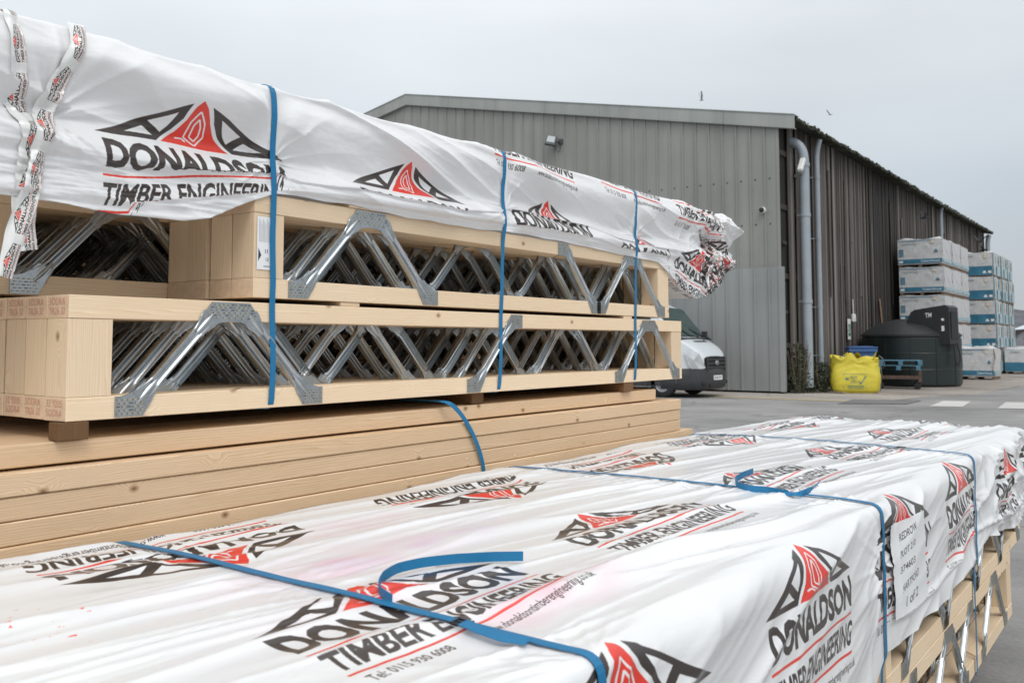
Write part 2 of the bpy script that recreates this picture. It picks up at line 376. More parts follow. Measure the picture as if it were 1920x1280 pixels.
def logo_tile():
    sc_ = LW_ / 1.10; H = int((LY1 - LY0) * sc_)
    im = np.zeros((H, LW_, 4), np.float32)
    T = lambda p: ((p[0] + 0.04) * sc_, (p[1] - LY0) * sc_)
    def poly(pts, c): raster(im, [np.array(t) for t in poly_tris([T(p) for p in pts])], c)
    def text(body, x0, x1, y0, y1, c, bold=0.03, shear=0.0):
        v, tr, _ = text_tris(body, bold, shear)
        q = np.array([T((x0 + a * (x1 - x0), y0 + b * (y1 - y0))) for a, b in v]); raster(im, [q[t] for t in tr], c)
    text('DONALDSON', 0.0, 1.0, 0.0, 0.135, INK, 0.045)
    poly([(0.0, -0.026), (1.0, -0.026), (1.0, -0.036), (0.0, -0.036)], RED)
    text('TIMBER ENGINEERING', 0.0, 1.01, -0.165, -0.062, INK, 0.028, 0.25)
    poly([(-0.02, -0.188), (0.99, -0.188), (0.99, -0.198), (-0.02, -0.198)], RED)
    text('Tel: 0115 930 6008', 0.0, 0.30, -0.262, -0.222, INK, 0.008)
    text('www.donaldsontimberengineering.co.uk', 0.42, 1.02, -0.272, -0.224, INK, 0.008)
    # roof truss: one big triangle, bays cut out of it
    _p = poly
    def poly(pts, c): _p([(x, 0.163 + (y - 0.163) * 0.84) for x, y in pts], c)
    poly([(-0.02, 0.163), (0.50, 0.42), (1.02, 0.163)], INK)
    cut = [[(0.115, 0.190), (0.265, 0.190), (0.215, 0.235)], [(0.245, 0.268), (0.305, 0.215), (0.335, 0.25), (0.355, 0.285), (0.38, 0.335)],
           [(0.885, 0.190), (0.735, 0.190), (0.785, 0.235)], [(0.755, 0.268), (0.695, 0.215), (0.665, 0.25), (0.645, 0.285), (0.62, 0.335)]]
    for c in cut: poly(c, WHITE)
    poly([(0.275, 0.160), (0.36, 0.24), (0.415, 0.31), (0.455, 0.41), (0.50, 0.44), (0.545, 0.41), (0.585, 0.31), (0.64, 0.24), (0.725, 0.160)], WHITE)
    poly([(0.305, 0.163), (0.385, 0.235), (0.435, 0.305), (0.472, 0.385), (0.50, 0.42), (0.528, 0.385), (0.565, 0.305), (0.615, 0.235), (0.695, 0.163)], RED)
    w = 0.009
    for pts in ([(0.44, 0.215), (0.462, 0.30), (0.50, 0.36), (0.538, 0.30), (0.55, 0.235), (0.505, 0.178), (0.44, 0.215)],
                [(0.472, 0.222), (0.482, 0.285), (0.503, 0.32), (0.520, 0.28), (0.522, 0.238), (0.503, 0.205), (0.472, 0.222)], [(0.39, 0.20), (0.43, 0.205), (0.455, 0.19)]):
        for (a, b), (c, d) in zip(pts, pts[1:]):
            nx, ny = -(d - b), c - a; k = w / 2 / math.hypot(nx, ny); nx, ny = nx * k, ny * k
            poly([(a + nx, b + ny), (c + nx, d + ny), (c - nx, d - ny), (a - nx, b - ny)], WHITE)
    return im
LOGO = logo_tile()
class Sheet:
    """printed film laid flat: s along, a across, in metres"""
    def __init__(s, s0, s1, a0, a1, ppm, base=(0.895, 0.897, 0.90)):
        s.s0, s.a0, s.ppm = s0, a0, ppm; s.W, s.H = int((s1 - s0) * ppm), int((a1 - a0) * ppm); s.s1, s.a1 = s1, a1
        s.im = np.ones((s.H, s.W, 4), np.float32); s.im[..., :3] = base
    def logo(s, s_, a_, w, ang=0.0, clip=None):
        """baseline start at (s_,a_), text width w, direction ang (radians)"""
        c, d = math.cos(ang), math.sin(ang)
        cs = [(s_ + c * x * w - d * y * w, a_ + d * x * w + c * y * w) for x in (-0.04, 1.06) for y in (LY0, LY1)]
        x0 = max(0, int((min(p[0] for p in cs) - s.s0) * s.ppm)); x1 = min(s.W, int((max(p[0] for p in cs) - s.s0) * s.ppm) + 1)
        y0 = max(0, int((min(p[1] for p in cs) - s.a0) * s.ppm)); y1 = min(s.H, int((max(p[1] for p in cs) - s.a0) * s.ppm) + 1)
        if x1 <= x0 or y1 <= y0: return
        acc = np.zeros((y1 - y0, x1 - x0, 4), np.float32)
        for ox in (0.25, 0.75):
            for oy in (0.25, 0.75):
                X, Y = np.meshgrid((np.arange(x0, x1) + ox) / s.ppm + s.s0 - s_, (np.arange(y0, y1) + oy) / s.ppm + s.a0 - a_)
                u, v = (X * c + Y * d) / w, (-X * d + Y * c) / w
                i = ((u + 0.04) * LW_ / 1.10).astype(int); j = ((v - LY0) * LW_ / 1.10).astype(int)
                ok = (i >= 0) & (i < LOGO.shape[1]) & (j >= 0) & (j < LOGO.shape[0])
                if clip: ok &= clip(u, v)
                t = LOGO[np.clip(j, 0, LOGO.shape[0] - 1), np.clip(i, 0, LOGO.shape[1] - 1)].copy(); t[~ok] = 0
                t[..., :3] *= t[..., 3:]; acc += t / 4
        r_ = s.im[y0:y1, x0:x1]; r_[..., :3] = r_[..., :3] * (1 - acc[..., 3:]) + acc[..., :3]
    def text(s, body, s_, a_, w, h, ang=0.0, col=INK, bold=0.0, shear=0.0):
        v, tr, _ = text_tris(body, bold, shear); c, d = math.cos(ang), math.sin(ang)
        q = np.array([((s_ + c * x * w - d * y * h - s.s0) * s.ppm, (a_ + d * x * w + c * y * h - s.a0) * s.ppm) for x, y in v])
        raster(s.im, [q[t] for t in tr], col)
    def rect(s, s0, s1, a0, a1, col):
        s.im[int((a0 - s.a0) * s.ppm):int((a1 - s.a0) * s.ppm), int((s0 - s.s0) * s.ppm):int((s1 - s.s0) * s.ppm), :3] = col
    def stain(s, sc_, ac, rs, ra, col, k, seed):
        X, Y = np.meshgrid(np.arange(s.W) / s.ppm + s.s0, np.arange(s.H) / s.ppm + s.a0)
        g = np.exp(-((X - sc_) / rs) ** 2 - ((Y - ac) / ra) ** 2) * np.clip(0.6 + _perlin(X * 9, Y * 22, seed), 0, 1.3) * k
        g = np.clip(g, 0, 1)[..., None]; s.im[..., :3] = s.im[..., :3] * (1 - g) + np.array(col) * s.im[..., :3] * g
    def image(s, name):
        im = bpy.data.images.new(name, s.W, s.H, alpha=False); im.pixels.foreach_set(np.ascontiguousarray(s.im).ravel()); im.update(); im.pack()
        return im
def film(name, img, rough=0.30, bumpscale=1.0, trans=0.0):
    m, n, l, b = mat(name)
    uv = N(n, 'ShaderNodeUVMap', uv_map='film'); ti = N(n, 'ShaderNodeTexImage', image=img, extension='EXTEND'); l.new(uv.outputs[0], ti.inputs[0])
    hs = N(n, 'ShaderNodeGamma'); hs.inputs[1].default_value = 1.0; l.new(ti.outputs[0], hs.inputs[0]); l.new(hs.outputs[0], b.inputs['Base Color'])
    b.inputs['Roughness'].default_value = rough; b.inputs['Specular IOR Level'].default_value = 0.55; b.inputs['Coat Weight'].default_value = 0.3; b.inputs['Coat Roughness'].default_value = 0.14
    t = N(n, 'ShaderNodeTexCoord')
    mp_ = N(n, 'ShaderNodeMapping'); mp_.inputs['Scale'].default_value = (7, 1.3, 7); mp_.inputs['Rotation'].default_value = (R(14), 0, R(6)); l.new(t.outputs['Object'], mp_.inputs[0])
    z = N(n, 'ShaderNodeTexNoise', Scale=5.0, Detail=6.0, Roughness=0.55, Distortion=1.2); l.new(mp_.outputs[0], z.inputs[0])
    v = N(n, 'ShaderNodeTexNoise', Scale=26.0, Detail=3.0, Roughness=0.5, Distortion=0.6); l.new(t.outputs['Object'], v.inputs[0])
    bp = N(n, 'ShaderNodeBump', Strength=0.35 * bumpscale, Distance=0.006); l.new(z.outputs[0], bp.inputs['Height'])
    bp2 = N(n, 'ShaderNodeBump', Strength=0.15 * bumpscale, Distance=0.002); l.new(v.outputs[0], bp2.inputs['Height']); l.new(bp.outputs[0], bp2.inputs['Normal'])
    l.new(bp2.outputs[0], b.inputs['Normal'])
    if trans:
        tr = N(n, 'ShaderNodeBsdfTranslucent'); l.new(hs.outputs[0], tr.inputs[0]); mx = N(n, 'ShaderNodeMixShader'); mx.inputs[0].default_value = trans
        out = n['Material Output']; l.new(b.outputs[0], mx.inputs[1]); l.new(tr.outputs[0], mx.inputs[2]); l.new(mx.outputs[0], out.inputs[0])
    return m
def film_grid(name, pos, S, A, UVs, UVa, sheet, material, parent=None, thick=0.0):
    """pos(S,A)->xyz; one smooth mesh with its print"""
    P = pos; nr, nc = S.shape
    co = np.stack(P, -1).reshape(-1, 3)
    idx = np.arange(nr * nc).reshape(nr, nc)
    q = np.stack([idx[:-1, :-1], idx[:-1, 1:], idx[1:, 1:], idx[1:, :-1]], -1).reshape(-1, 4)
    me = bpy.data.meshes.new(name); me.vertices.add(len(co)); me.vertices.foreach_set('co', co.astype(np.float32).ravel())
    me.loops.add(q.size); me.loops.foreach_set('vertex_index', q.ravel().astype(np.int32))
    me.polygons.add(len(q)); me.polygons.foreach_set('loop_start', (np.arange(len(q)) * 4).astype(np.int32))
    me.update(calc_edges=True); me.polygons.foreach_set('use_smooth', np.ones(len(q), bool))
    u = (UVs - sheet.s0) / (sheet.s1 - sheet.s0); v = (UVa - sheet.a0) / (sheet.a1 - sheet.a0)
    uv = np.stack([u, v], -1).reshape(-1, 2)[q.ravel()]
    lay = me.uv_layers.new(name='film'); lay.data.foreach_set('uv', uv.astype(np.float32).ravel())
    me.materials.append(material); me.update()
    o = bpy.data.objects.new(name, me); COL.objects.link(o)
    if parent is not None: o.parent = parent
    return o
# ------------------------------------------------------------------ ground, roads, marks
def gmat(name, c0, c1, scale, bump=0.3, crack=False):
    m, n, l, b = mat(name)
    t = N(n, 'ShaderNodeTexCoord'); z = N(n, 'ShaderNodeTexNoise', Scale=0.35, Detail=8.0, Roughness=0.62); l.new(t.outputs['Object'], z.inputs[0])
    z2 = N(n, 'ShaderNodeTexNoise', Scale=scale, Detail=4.0, Roughness=0.7); l.new(t.outputs['Object'], z2.inputs[0])
    mp_ = N(n, 'ShaderNodeMapping'); mp_.inputs['Scale'].default_value = (0.25, 3.0, 1); l.new(t.outputs['Object'], mp_.inputs[0])
    z3 = N(n, 'ShaderNodeTexNoise', Scale=1.2, Detail=5.0, Roughness=0.6); l.new(mp_.outputs[0], z3.inputs[0])
    a = N(n, 'ShaderNodeMath', operation='MULTIPLY_ADD'); l.new(z2.outputs[0], a.inputs[0]); a.inputs[1].default_value = 0.45; l.new(z.outputs[0], a.inputs[2])
    a2 = N(n, 'ShaderNodeMath', operation='MULTIPLY_ADD'); l.new(z3.outputs[0], a2.inputs[0]); a2.inputs[1].default_value = 0.35; l.new(a.outputs[0], a2.inputs[2])
    r_ = ramp(n, [(0.60, c0), (1.15, c1)]) if False else ramp(n, [(0.55, c0), (1.0, c1)])
    sc_ = N(n, 'ShaderNodeMath', operation='MULTIPLY'); l.new(a2.outputs[0], sc_.inputs[0]); sc_.inputs[1].default_value = 0.85
    l.new(sc_.outputs[0], r_.inputs[0]); last = r_.outputs[0]
    if crack:
        v = N(n, 'ShaderNodeTexVoronoi', Scale=0.33); v.feature = 'DISTANCE_TO_EDGE'
        wq = N(n, 'ShaderNodeVectorMath', operation='MULTIPLY_ADD'); l.new(z.outputs['Color'], wq.inputs[0]); wq.inputs[1].default_value = (2.2, 2.2, 0); l.new(t.outputs['Object'], wq.inputs[2]); l.new(wq.outputs[0], v.inputs[0])
        cr_ = N(n, 'ShaderNodeMapRange'); l.new(v.outputs[0], cr_.inputs[0]); cr_.inputs[1].default_value = 0.0; cr_.inputs[2].default_value = 0.012; cr_.inputs[3].default_value = 0.5; cr_.inputs[4].default_value = 0
        mx = N(n, 'ShaderNodeMixRGB'); l.new(cr_.outputs[0], mx.inputs[0]); l.new(last, mx.inputs[1]); mx.inputs[2].default_value = (0.07, 0.065, 0.06, 1); last = mx.outputs[0]
    l.new(last, b.inputs['Base Color']); b.inputs['Roughness'].default_value = 0.85; b.inputs['Specular IOR Level'].default_value = 0.3
    bp = N(n, 'ShaderNodeBump', Strength=bump, Distance=0.01); l.new(z2.outputs[0], bp.inputs['Height']); l.new(bp.outputs[0], b.inputs['Normal'])
    return m
M['asphalt'] = gmat('pale_asphalt', (0.13, 0.13, 0.13), (0.35, 0.345, 0.335), 45, crack=True)
M['concrete'] = gmat('dusty_concrete', (0.24, 0.215, 0.19), (0.47, 0.435, 0.395), 12, crack=True)
M['yard'] = gmat('dirty_yard_concrete', (0.15, 0.13, 0.115), (0.42, 0.38, 0.34), 9, crack=True)
M['whiteline'] = gmat('worn_white_paint', (0.36, 0.355, 0.34), (0.62, 0.61, 0.59), 30)
M['yellowline'] = gmat('worn_yellow_paint', (0.50, 0.34, 0.10), (0.72, 0.48, 0.10), 16)
def sheet_obj(name, pts, z, m):
    b = MB(); b.add([(x, y, z) for x, y in pts], [tuple(range(len(pts)))]); return tag(b.build(name, m), kind='structure')
sheet_obj('ground', [(-1500, -300), (1500, -300), (1500, 2500), (-1500, 2500)], 0.0, M['asphalt'])
sheet_obj('pavement', [(-60, 22.15), (-7.2, 22.15), (-6.2, 22.3), (-5.6, 23.1), (-5.3, 25.0), (-60, 25.0)], 0.004, M['concrete'])
sheet_obj('yard_ground', [(-8.9, 25.0), (-5.3, 25.0), (-4.4, 27.0), (-4.2, 33.0), (-1.5, 44.0), (2.0, 90.0), (-30.0, 90.0), (-8.9, 57.0)], 0.004, M['yard'])
sheet_obj('road_marking', [(-60, 21.98), (-7.2, 21.98), (-6.2, 22.12), (-6.22, 22.22), (-7.2, 22.10), (-60, 22.10)], 0.008, M['yellowline'])
P4 = [pt(x, y, Z=0) for x, y in ((1742, 762), (1805, 763), (1820, 753), (1768, 752))]
sheet_obj('road_marking', [(p.x, p.y) for p in P4], 0.008, M['whiteline'])
P4 = [pt(x, y, Z=0) for x, y in ((1870, 766), (1960, 767), (1965, 755), (1886, 754))]
sheet_obj('road_marking', [(p.x, p.y) for p in P4], 0.008, M['whiteline'])
P4 = [pt(x, y, Z=0) for x, y in ((1570, 757), (1700, 758), (1728, 751), (1600, 749))]
M['patch'] = gmat('dark_road_patch', (0.11, 0.11, 0.11), (0.21, 0.205, 0.20), 40)
sheet_obj('road_patch', [(p.x, p.y) for p in P4], 0.012, M['patch'])
# distant wooded hill
hb = MB(); rows = []
for j in range(10):
    row = []
    for i in range(70):
        x = -420 + i * 14.0; t = j / 9
        hh = 30 + 9 * math.sin(i * 0.23) + 5 * math.sin(i * 0.61 + 1) + random.uniform(-1.6, 1.6)
        row.append((x, 560 + t * 160, -1 + hh * math.sin(t * math.pi / 2) + random.uniform(-.8, .8)))
    rows.append(row)
hb.grid(rows)
M['hill'] = simple('far_woodland', (0.085, 0.09, 0.10), 0.95, var=0.5, scale=0.08)
tag(hb.build('hill', M['hill'], smooth=False), kind='structure')

# ------------------------------------------------------------------ open-web joists
JW, JH, CH = 0.084, 0.2535, 0.047
def web_mesh(kind):
    """pressed steel web: A = inverted V, R = single leg rising to +y, L = single leg falling to +y"""
    b = MB()
    def leg(sgn):
        # sgn +1: leg on the +y side; axis from apex to foot
        p0, p1 = Vector((0.058 * sgn, 0.214)), Vector((0.226 * sgn, 0.040))
        d = (p1 - p0).normalized(); nrm = Vector((-d.y, d.x))
        prof = [(-0.0145, -0.013), (-0.0140, -0.002), (-0.0120, 0.0012), (-0.0090, 0.0012), (-0.0062, -0.0030), (-0.0035, -0.0040), (-0.0018, -0.0006), (0.0018, -0.0006), (0.0035, -0.0040), (0.0062, -0.0030), (0.0090, 0.0012), (0.0120, 0.0012), (0.0140, -0.002), (0.0145, -0.013)]
        rows = []
        for t in np.linspace(-0.02, 1.02, 34):
            e = min(t + .02, 1.02 - t); k = min(1.0, max(0.0, (e - 0.03) / 0.24)); k = k * k * (3 - 2 * k)
            w = 0.98 + 0.62 * (1 - k) ** 2; c = p0 + d * ((p1 - p0).length * t)
            rows.append([(0.0034 + q * k, c.x + nrm.x * a * w, c.y + nrm.y * a * w) for a, q in prof])
        # raised bead that runs out into both plates
        for lo, hi in ((-0.05, 0.22), (0.78, 1.05)):
            br = []
            for t in np.linspace(lo, hi, 12):
                u = (t - lo) / (hi - lo); hgt = 0.0042 * math.sin(math.pi * min(1, max(0, u))) ** 0.7; wd = 0.0058 * (0.25 + 0.75 * math.sin(math.pi * u) ** 0.6); c = p0 + d * ((p1 - p0).length * t)
                br.append([(0.0028 + hgt * math.cos(s_ * math.pi / 2) ** .8, c.x + nrm.x * s_ * wd, c.y + nrm.y * s_ * wd) for s_ in (-0.999, -.6, -.2, .2, .6, 0.999)])
            if sgn < 0: br = [r[::-1] for r in br]
            b.grid(br[::-1])
        if sgn < 0: rows = [r[::-1] for r in rows]
        b.grid(rows[::-1] if sgn > 0 else rows[::-1])
    def plate(poly, mi=0):
        n = len(poly)
        b.add([(0.0028, y, z) for y, z in poly] + [(0.0, y, z) for y, z in poly], [tuple(range(n))] + [(i, (i + 1) % n, n + (i + 1) % n, n + i) for i in range(n)], mi)
    def slots(y0, y1, z0, z1, ny, nz, tilt=lambda z: 0.0):
        rnd = random.Random(3)
        for j in range(nz):
            z = z0 + (z1 - z0) * j / (nz - 1); sh = tilt(z)
            a, c = y0 + sh, y1 - sh if callable(tilt) else y1
            for i in range(ny):
                y = a + (c - a) * (i + (0.5 if j % 2 else 0.1)) / ny
                w = 0.0068; b.add([(0.0034, y, z - .0011), (0.0034, y + w, z - .0011), (0.0034, y + w, z + .0011), (0.0034, y, z + .0011)], [(0, 1, 2, 3)], 1 if rnd.random() < 0.8 else 2)
                b.add([(0.0036, y - .0008, z - .0013), (0.0036, y + .0012, z - .0013), (0.0036, y + .0012, z + .0009), (0.0036, y - .0008, z + .0009)], [(0, 1, 2, 3)], 2)
    arc = [(0.078, 0.170), (0.066, 0.185), (0.049, 0.197), (0.026, 0.2045), (0.0, 0.2065)]
    outer = [(0.0, 0.2505), (0.053, 0.2505), (0.083, 0.214), (0.103, 0.190)]
    foot = [(0.186, 0.062), (0.198, 0.042), (0.222, 0.003), (0.286, 0.003), (0.286, 0.0455), (0.272, 0.046), (0.256, 0.050), (0.240, 0.060), (0.222, 0.076)]
    if kind in ('A',):
        plate([(-y, z) for y, z in outer[::-1][:-1]] + outer + arc[:-1] + [(-y, z) for y, z in arc[::-1]])
        slots(-0.078, 0.080, 0.214, 0.245, 9, 6, lambda z: (z - 0.214) * 0.85)
    else:
        s = 1 if kind == 'L' else -1
        plate([(s * y, z) for y, z in ([(-0.010, 0.2075), (-0.010, 0.2505)] + outer[1:] + arc)][::(1 if s > 0 else -1)])
        slots(-0.006 if s > 0 else -0.052, 0.054 if s > 0 else 0.008, 0.216, 0.245, 5, 6)
    for s in ((1, -1) if kind == 'A' else (1,) if kind == 'L' else (-1,)):
        leg(s); plate([(s * y, z) for y, z in foot][::(1 if s > 0 else -1)])
        slots(0.222 if s > 0 else -0.284, 0.284 if s > 0 else -0.222, 0.009, 0.038, 5, 5)
    me = b.mesh('web', [M['steel'], M['slot'], M['slotdark']], smooth=True)
    me.set_sharp_from_angle(angle=R(50))
    return me
# orient leg channels outward: mesh is built in (x, y, z) with x the outward normal
WEB = {k: web_mesh(k) for k in 'ARL'}
def chord_mesh(L, joints=()):
    b = MB(); b.box(-JW / 2, JW / 2, 0, L, 0, CH, 0.0012)
    b.m = [0] * len(b.m)
    for i, f in enumerate(b.f):
        ys = {round(b.v[k][1], 4) for k in f}
        if len(ys) == 1: b.m[i] = 1
    return b.mesh('chord', [M['wood_y'], M['wood_end']])
def post_mesh(t, w=JW - 0.003):
    b = MB(); b.box(-w / 2, w / 2, 0, t, CH + .0006, JH - CH - .0006, 0.001); return b.mesh('post', [M['wood_z']])
_cm = {}
def joist(label, loc, L, webs, posts=(0.095, 0.10), group=None, mids=(), rz=0.0):
    """webs: (y, kind, face) face +1 front, -1 back"""
    k = (round(L, 3), posts, tuple(mids))
    if k not in _cm: _cm[k] = (chord_mesh(L), post_mesh(posts[0]), post_mesh(posts[1]))
    ch, p0, p1 = _cm[k]
    e = empty('open_web_joist', loc, label, 'joist', group, rz)
    inst('bottom_chord', ch, e); inst('top_chord', ch, e, (0, 0, JH - CH))
    inst('end_post', p0, e, (0, 0.0, 0)); inst('end_post', p1, e, (0, L - posts[1], 0))
    for m_ in mids: inst('middle_post', p0, e, (0, m_, 0))
    for y, kd, f in webs:
        if y < 0.1 or y > L - 0.1: continue
        inst('metal_web', WEB[kd if f > 0 or kd == 'A' else {'R': 'L', 'L': 'R'}[kd]], e, ((JW / 2 + 0.0006) * f, y, 0), 0 if f > 0 else math.pi)
    return e
NX = 12; PITCH = 0.0875; XF = -1.80
ORD = ['front', 'second', 'third', 'fourth', 'fifth', 'sixth', 'seventh', 'eighth', 'ninth', 'tenth', 'eleventh', 'rear']
LOW_Y, LOW_L, LOW_Z = 0.982, 2.802, 1.194
lw = [(0.389, 'A', 1), (1.560, 'R', 1), (2.487, 'A', 1), (0.50, 'A', -1), (0.975, 'A', -1), (1.465, 'A', -1), (1.965, 'A', -1), (2.44, 'A', -1)]
lwb = [(0.389, 'A', 1), (0.875, 'A', 1), (1.560, 'R', 1), (2.0, 'A', 1), (2.487, 'A', 1), (0.50, 'A', -1), (1.465, 'A', -1), (2.44, 'A', -1)]
rj = random.Random(5)
def stamp(parent, z, txt, y=-0.0006):
    b = MB()
    for i, t in enumerate(txt):
        v, tr, asp = text_tris(t, -0.012)
        w = 0.060; x0 = -JW / 2 + 0.009
        b.add([(x0 + a * w, y, z + 0.026 - i * 0.019 + c * 0.014) for a, c in v], [tuple(int(q) for q in f) for f in tr])
    b.build('stamp_print', M['stamp'], parent)
for i in range(NX):
    jy = rj.uniform(-0.006, 0.006) if i else 0
    jl = joist('lower joist of the left pack, %s row back from its face' % ORD[i] if i else 'frontmost lower joist of the left pack',
               (XF - JW / 2 - i * PITCH, LOW_Y + jy, LOW_Z + (rj.uniform(-.001, .001) if i else 0)), LOW_L, lw if i == 0 else lwb, (0.096, 0.098), 'lower level joists of the left pack')
    if i < 6:
        stamp(jl, 0.002, ('SODRA', 'TR26 32') if i % 2 else ('32 9205', 'SODRA')); stamp(jl, JH - CH + .001, ('SODRA', 'TR26 32'))
UP_Y, UP_L, UP_Z = 1.435, 2.228, 1.460
uw = [(0.392, 'A', 1), (1.352, 'L', 1), (1.897, 'A', 1), (0.955, 'A', -1), (1.43, 'A', -1), (0.47, 'A', -1), (1.93, 'A', -1)]
for i in range(4):
    j = joist('upper joist of the left pack with white printed label on its end post' if i == 0 else 'short upper joist of the left pack, %s row' % ORD[i],
              (XF - JW / 2 - i * PITCH, UP_Y + (rj.uniform(-.008, .004) if i else 0), UP_Z), UP_L, uw, (0.092, 0.10), 'short upper joists of the left pack')
    if i == 0: UPJ = j
ul = [(y, 'A', f) for y, f in ((0.37, 1), (0.83, 1), (1.32, 1), (1.9, 1), (2.4, 1), (0.58, -1), (1.1, -1), (1.6, -1), (2.15, -1))]
for i in range(4, NX):
    joist('long upper joist of the left pack, %s row, beyond the end blocks' % ORD[i], (XF - JW / 2 - i * PITCH, 0.955 + rj.uniform(-.01, .01), UP_Z), 2.71, ul, (0.092, 0.10), 'long upper joists of the left pack')
# white product label on the front upper joist's post
b = MB(); x0 = JW / 2 + 0.0005; ly0, ly1, lz0, lz1 = 0.008, 0.060, 0.068, 0.197
b.add([(x0, ly0, lz0), (x0, ly1, lz0), (x0, ly1, lz1), (x0, ly0, lz1)], [(0, 1, 2, 3)])
xx = x0 + 0.0004
for i in range(9):
    b.add([(xx, ly0 + .006 + i * .0038, lz1 - .062), (xx, ly0 + .0072 + i * .0038, lz1 - .062), (xx, ly0 + .0072 + i * .0038, lz1 - .006 - (i % 3) * .006), (xx, ly0 + .006 + i * .0038, lz1 - .006 - (i % 3) * .006)], [(0, 1, 2, 3)], 2)
text_into(b, '11', (xx, ly0 + .024, lz0 + .040), (0, 1, 0), (0, 0, 1), 0.008, 0.010, 1, 0.03)
text_into(b, '2', (xx, ly0 + .038, lz0 + .040), (0, 1, 0), (0, 0, 1), 0.006, 0.010, 1, 0.03)
text_into(b, 'CE', (xx, ly0 + .026, lz0 + .021), (0, 1, 0), (0, 0, 1), 0.009, 0.008, 1, 0.0)
b.box(xx, xx + .0002, ly0 + .020, ly0 + .042, lz0 + .007, lz0 + .010, 0, 2)
b.add([(xx, ly0 + .004, lz0 + .02), (xx, ly0 + .013, lz0 + .035), (xx, ly0 + .004, lz0 + .052)], [(0, 1, 2)], 1)
M['greyink'] = simple('grey_small_print', (0.35, 0.36, 0.38), 0.7)
b.build('product_label', [M['paper'], M['ink'], M['greyink']], UPJ)
# spacer battens between and under the levels
def batten(label, x0, x1, y, z0, z1, w=0.06, m='wood_y', name='timber_batten'):
    b = MB(); b.box(-(x1 - x0) / 2, (x1 - x0) / 2, -w / 2, w / 2, 0, z1 - z0, 0.0015)
    o = b.build(name, M[m], loc=((x0 + x1) / 2, y, z0)); return tag(o, label, 'batten', 'spacer battens in the left pack')
batten('thin batten between the two joist levels near the first strap', XF - 1.03, XF - 0.004, 1.76, LOW_Z + JH + .0005, UP_Z - .0005, 0.07)
batten('thin batten between the two joist levels near the far strap', XF - 1.03, XF - 0.004, 3.3, LOW_Z + JH + .0005, UP_Z - .0005, 0.07)
batten('short batten lying on the upper joists under the white film', XF - 1.0, XF + 0.004, 1.80, UP_Z + JH + .0005, UP_Z + JH + 0.017, 0.11)
TOPB = 1.157
batten('brown bearer block under the near end of the lower joists', XF - 0.04, XF + 0.001, 1.0, TOPB - .0, LOW_Z - .0015, 0.062, 'bearer', 'timber_bearer')
batten('dark bearer under the lower joists by the middle strap', XF - 1.0, XF - .03, 2.35, TOPB, LOW_Z - .0015, 0.062, 'bearer', 'timber_bearer')
batten('dark bearer under the far end of the lower joists', XF - 1.0, XF - .002, 3.30, TOPB, LOW_Z - .0015, 0.075, 'bearer', 'timber_bearer')

# ------------------------------------------------------------------ board pile
def board_mesh(L, w=0.195, t=0.0445):
    b = MB(); b.box(-w, 0, 0, L, 0, t - .0008, 0.0022)
    for i, f in enumerate(b.f):
        if len({round(b.v[k][1], 4) for k in f}) == 1: b.m[i] = 1
    return b.mesh('board', [M['board'], M['wood_end']])
BM = {L: board_mesh(L) for L in (3.9, 4.05, 4.2, 4.35)}
CN = ['top', 'second', 'third', 'fourth', 'fifth', 'sixth', 'seventh', 'eighth', 'ninth']
rb = random.Random(11)
ztop = TOPB; z = ztop
for c in range(9):
    z -= 0.0455
    if c == 1: z -= 0.004
    for k in range(5):
        L = (3.9, 4.2, 4.2, 4.2, 4.35, 4.2, 4.05, 4.2, 4.2)[c]
        yend = (3.57, 3.75, 3.75, 3.745, 3.86, 3.75, 3.7, 3.75, 3.76)[c] + (rb.uniform(-.05, .03) if k else 0)
        o = bpy.data.objects.new('sawn_board', BM[L]); COL.objects.link(o)
        xo = (-0.03, 0.0, -0.004, -0.002, 0.004, 0, 0.003, 0, 0)[c]
        o.location = (-1.79 + xo - k * 0.2, yend - L, z)
        tag(o, 'long sawn board at the face of the pile under the left pack, %s course' % CN[c] if k == 0 else 'sawn board lying %s behind the face of the %s course of the pile' % (ORD[k], CN[c]), 'board', 'sawn boards piled under the left pack')
zb = z
for i, y in enumerate((-0.2, 1.3, 2.9)):
    b = MB()
    for k in range(4): b.box(-0.5, 0.5, -0.05, 0.05, k * zb / 4, (k + 1) * zb / 4 - .001, .003)
    tag(b.build('timber_bearer', M['bearer'], loc=(-2.3, y, 0)), ('near', 'middle', 'far')[i] + ' heavy bearer holding up the board pile', 'bearer', 'bearers under the board pile')
# ------------------------------------------------------------------ white printed film over the left pack
def lin(x, pts): return np.interp(x, [p[0] for p in pts], [p[1] for p in pts])
EX, EZ = -1.800, 1.990                                    # front top edge of the covered load
STR_L = [1.49, 2.465, 3.37]
HEM = [(0.0, 1.60), (0.84, 1.635), (0.973, 1.628), (1.085, 1.622), (1.225, 1.626), (1.30, 1.640), (1.362, 1.668), (1.43, 1.700), (1.49, 1.722), (1.657, 1.722), (1.753, 1.726), (1.907, 1.718), (2.229, 1.716), (2.445, 1.720),
       (2.86, 1.717), (3.166, 1.716), (3.55, 1.705), (3.66, 1.66), (3.76, 1.60), (3.92, 1.565), (4.05, 1.585), (4.19, 1.64), (4.33, 1.74), (4.42, 1.80), (5, 1.85)]
C1 = [(0.9, 1.700), (1.10, 1.725), (1.30, 1.750), (1.50, 1.775), (1.56, 1.760), (1.8, 1.768), (2.2, 1.762), (2.40, 1.780), (2.48, 1.800), (3.0, 1.798), (3.2, 1.775), (3.7, 1.765), (5, 1.76)]
J1 = [(1.08, 0.0), (1.50, 0.050), (1.56, 0.20), (2.38, 0.20), (2.46, 0.070), (3.1, 0.060), (3.62, 0.06), (3.70, 0), (5, 0)]
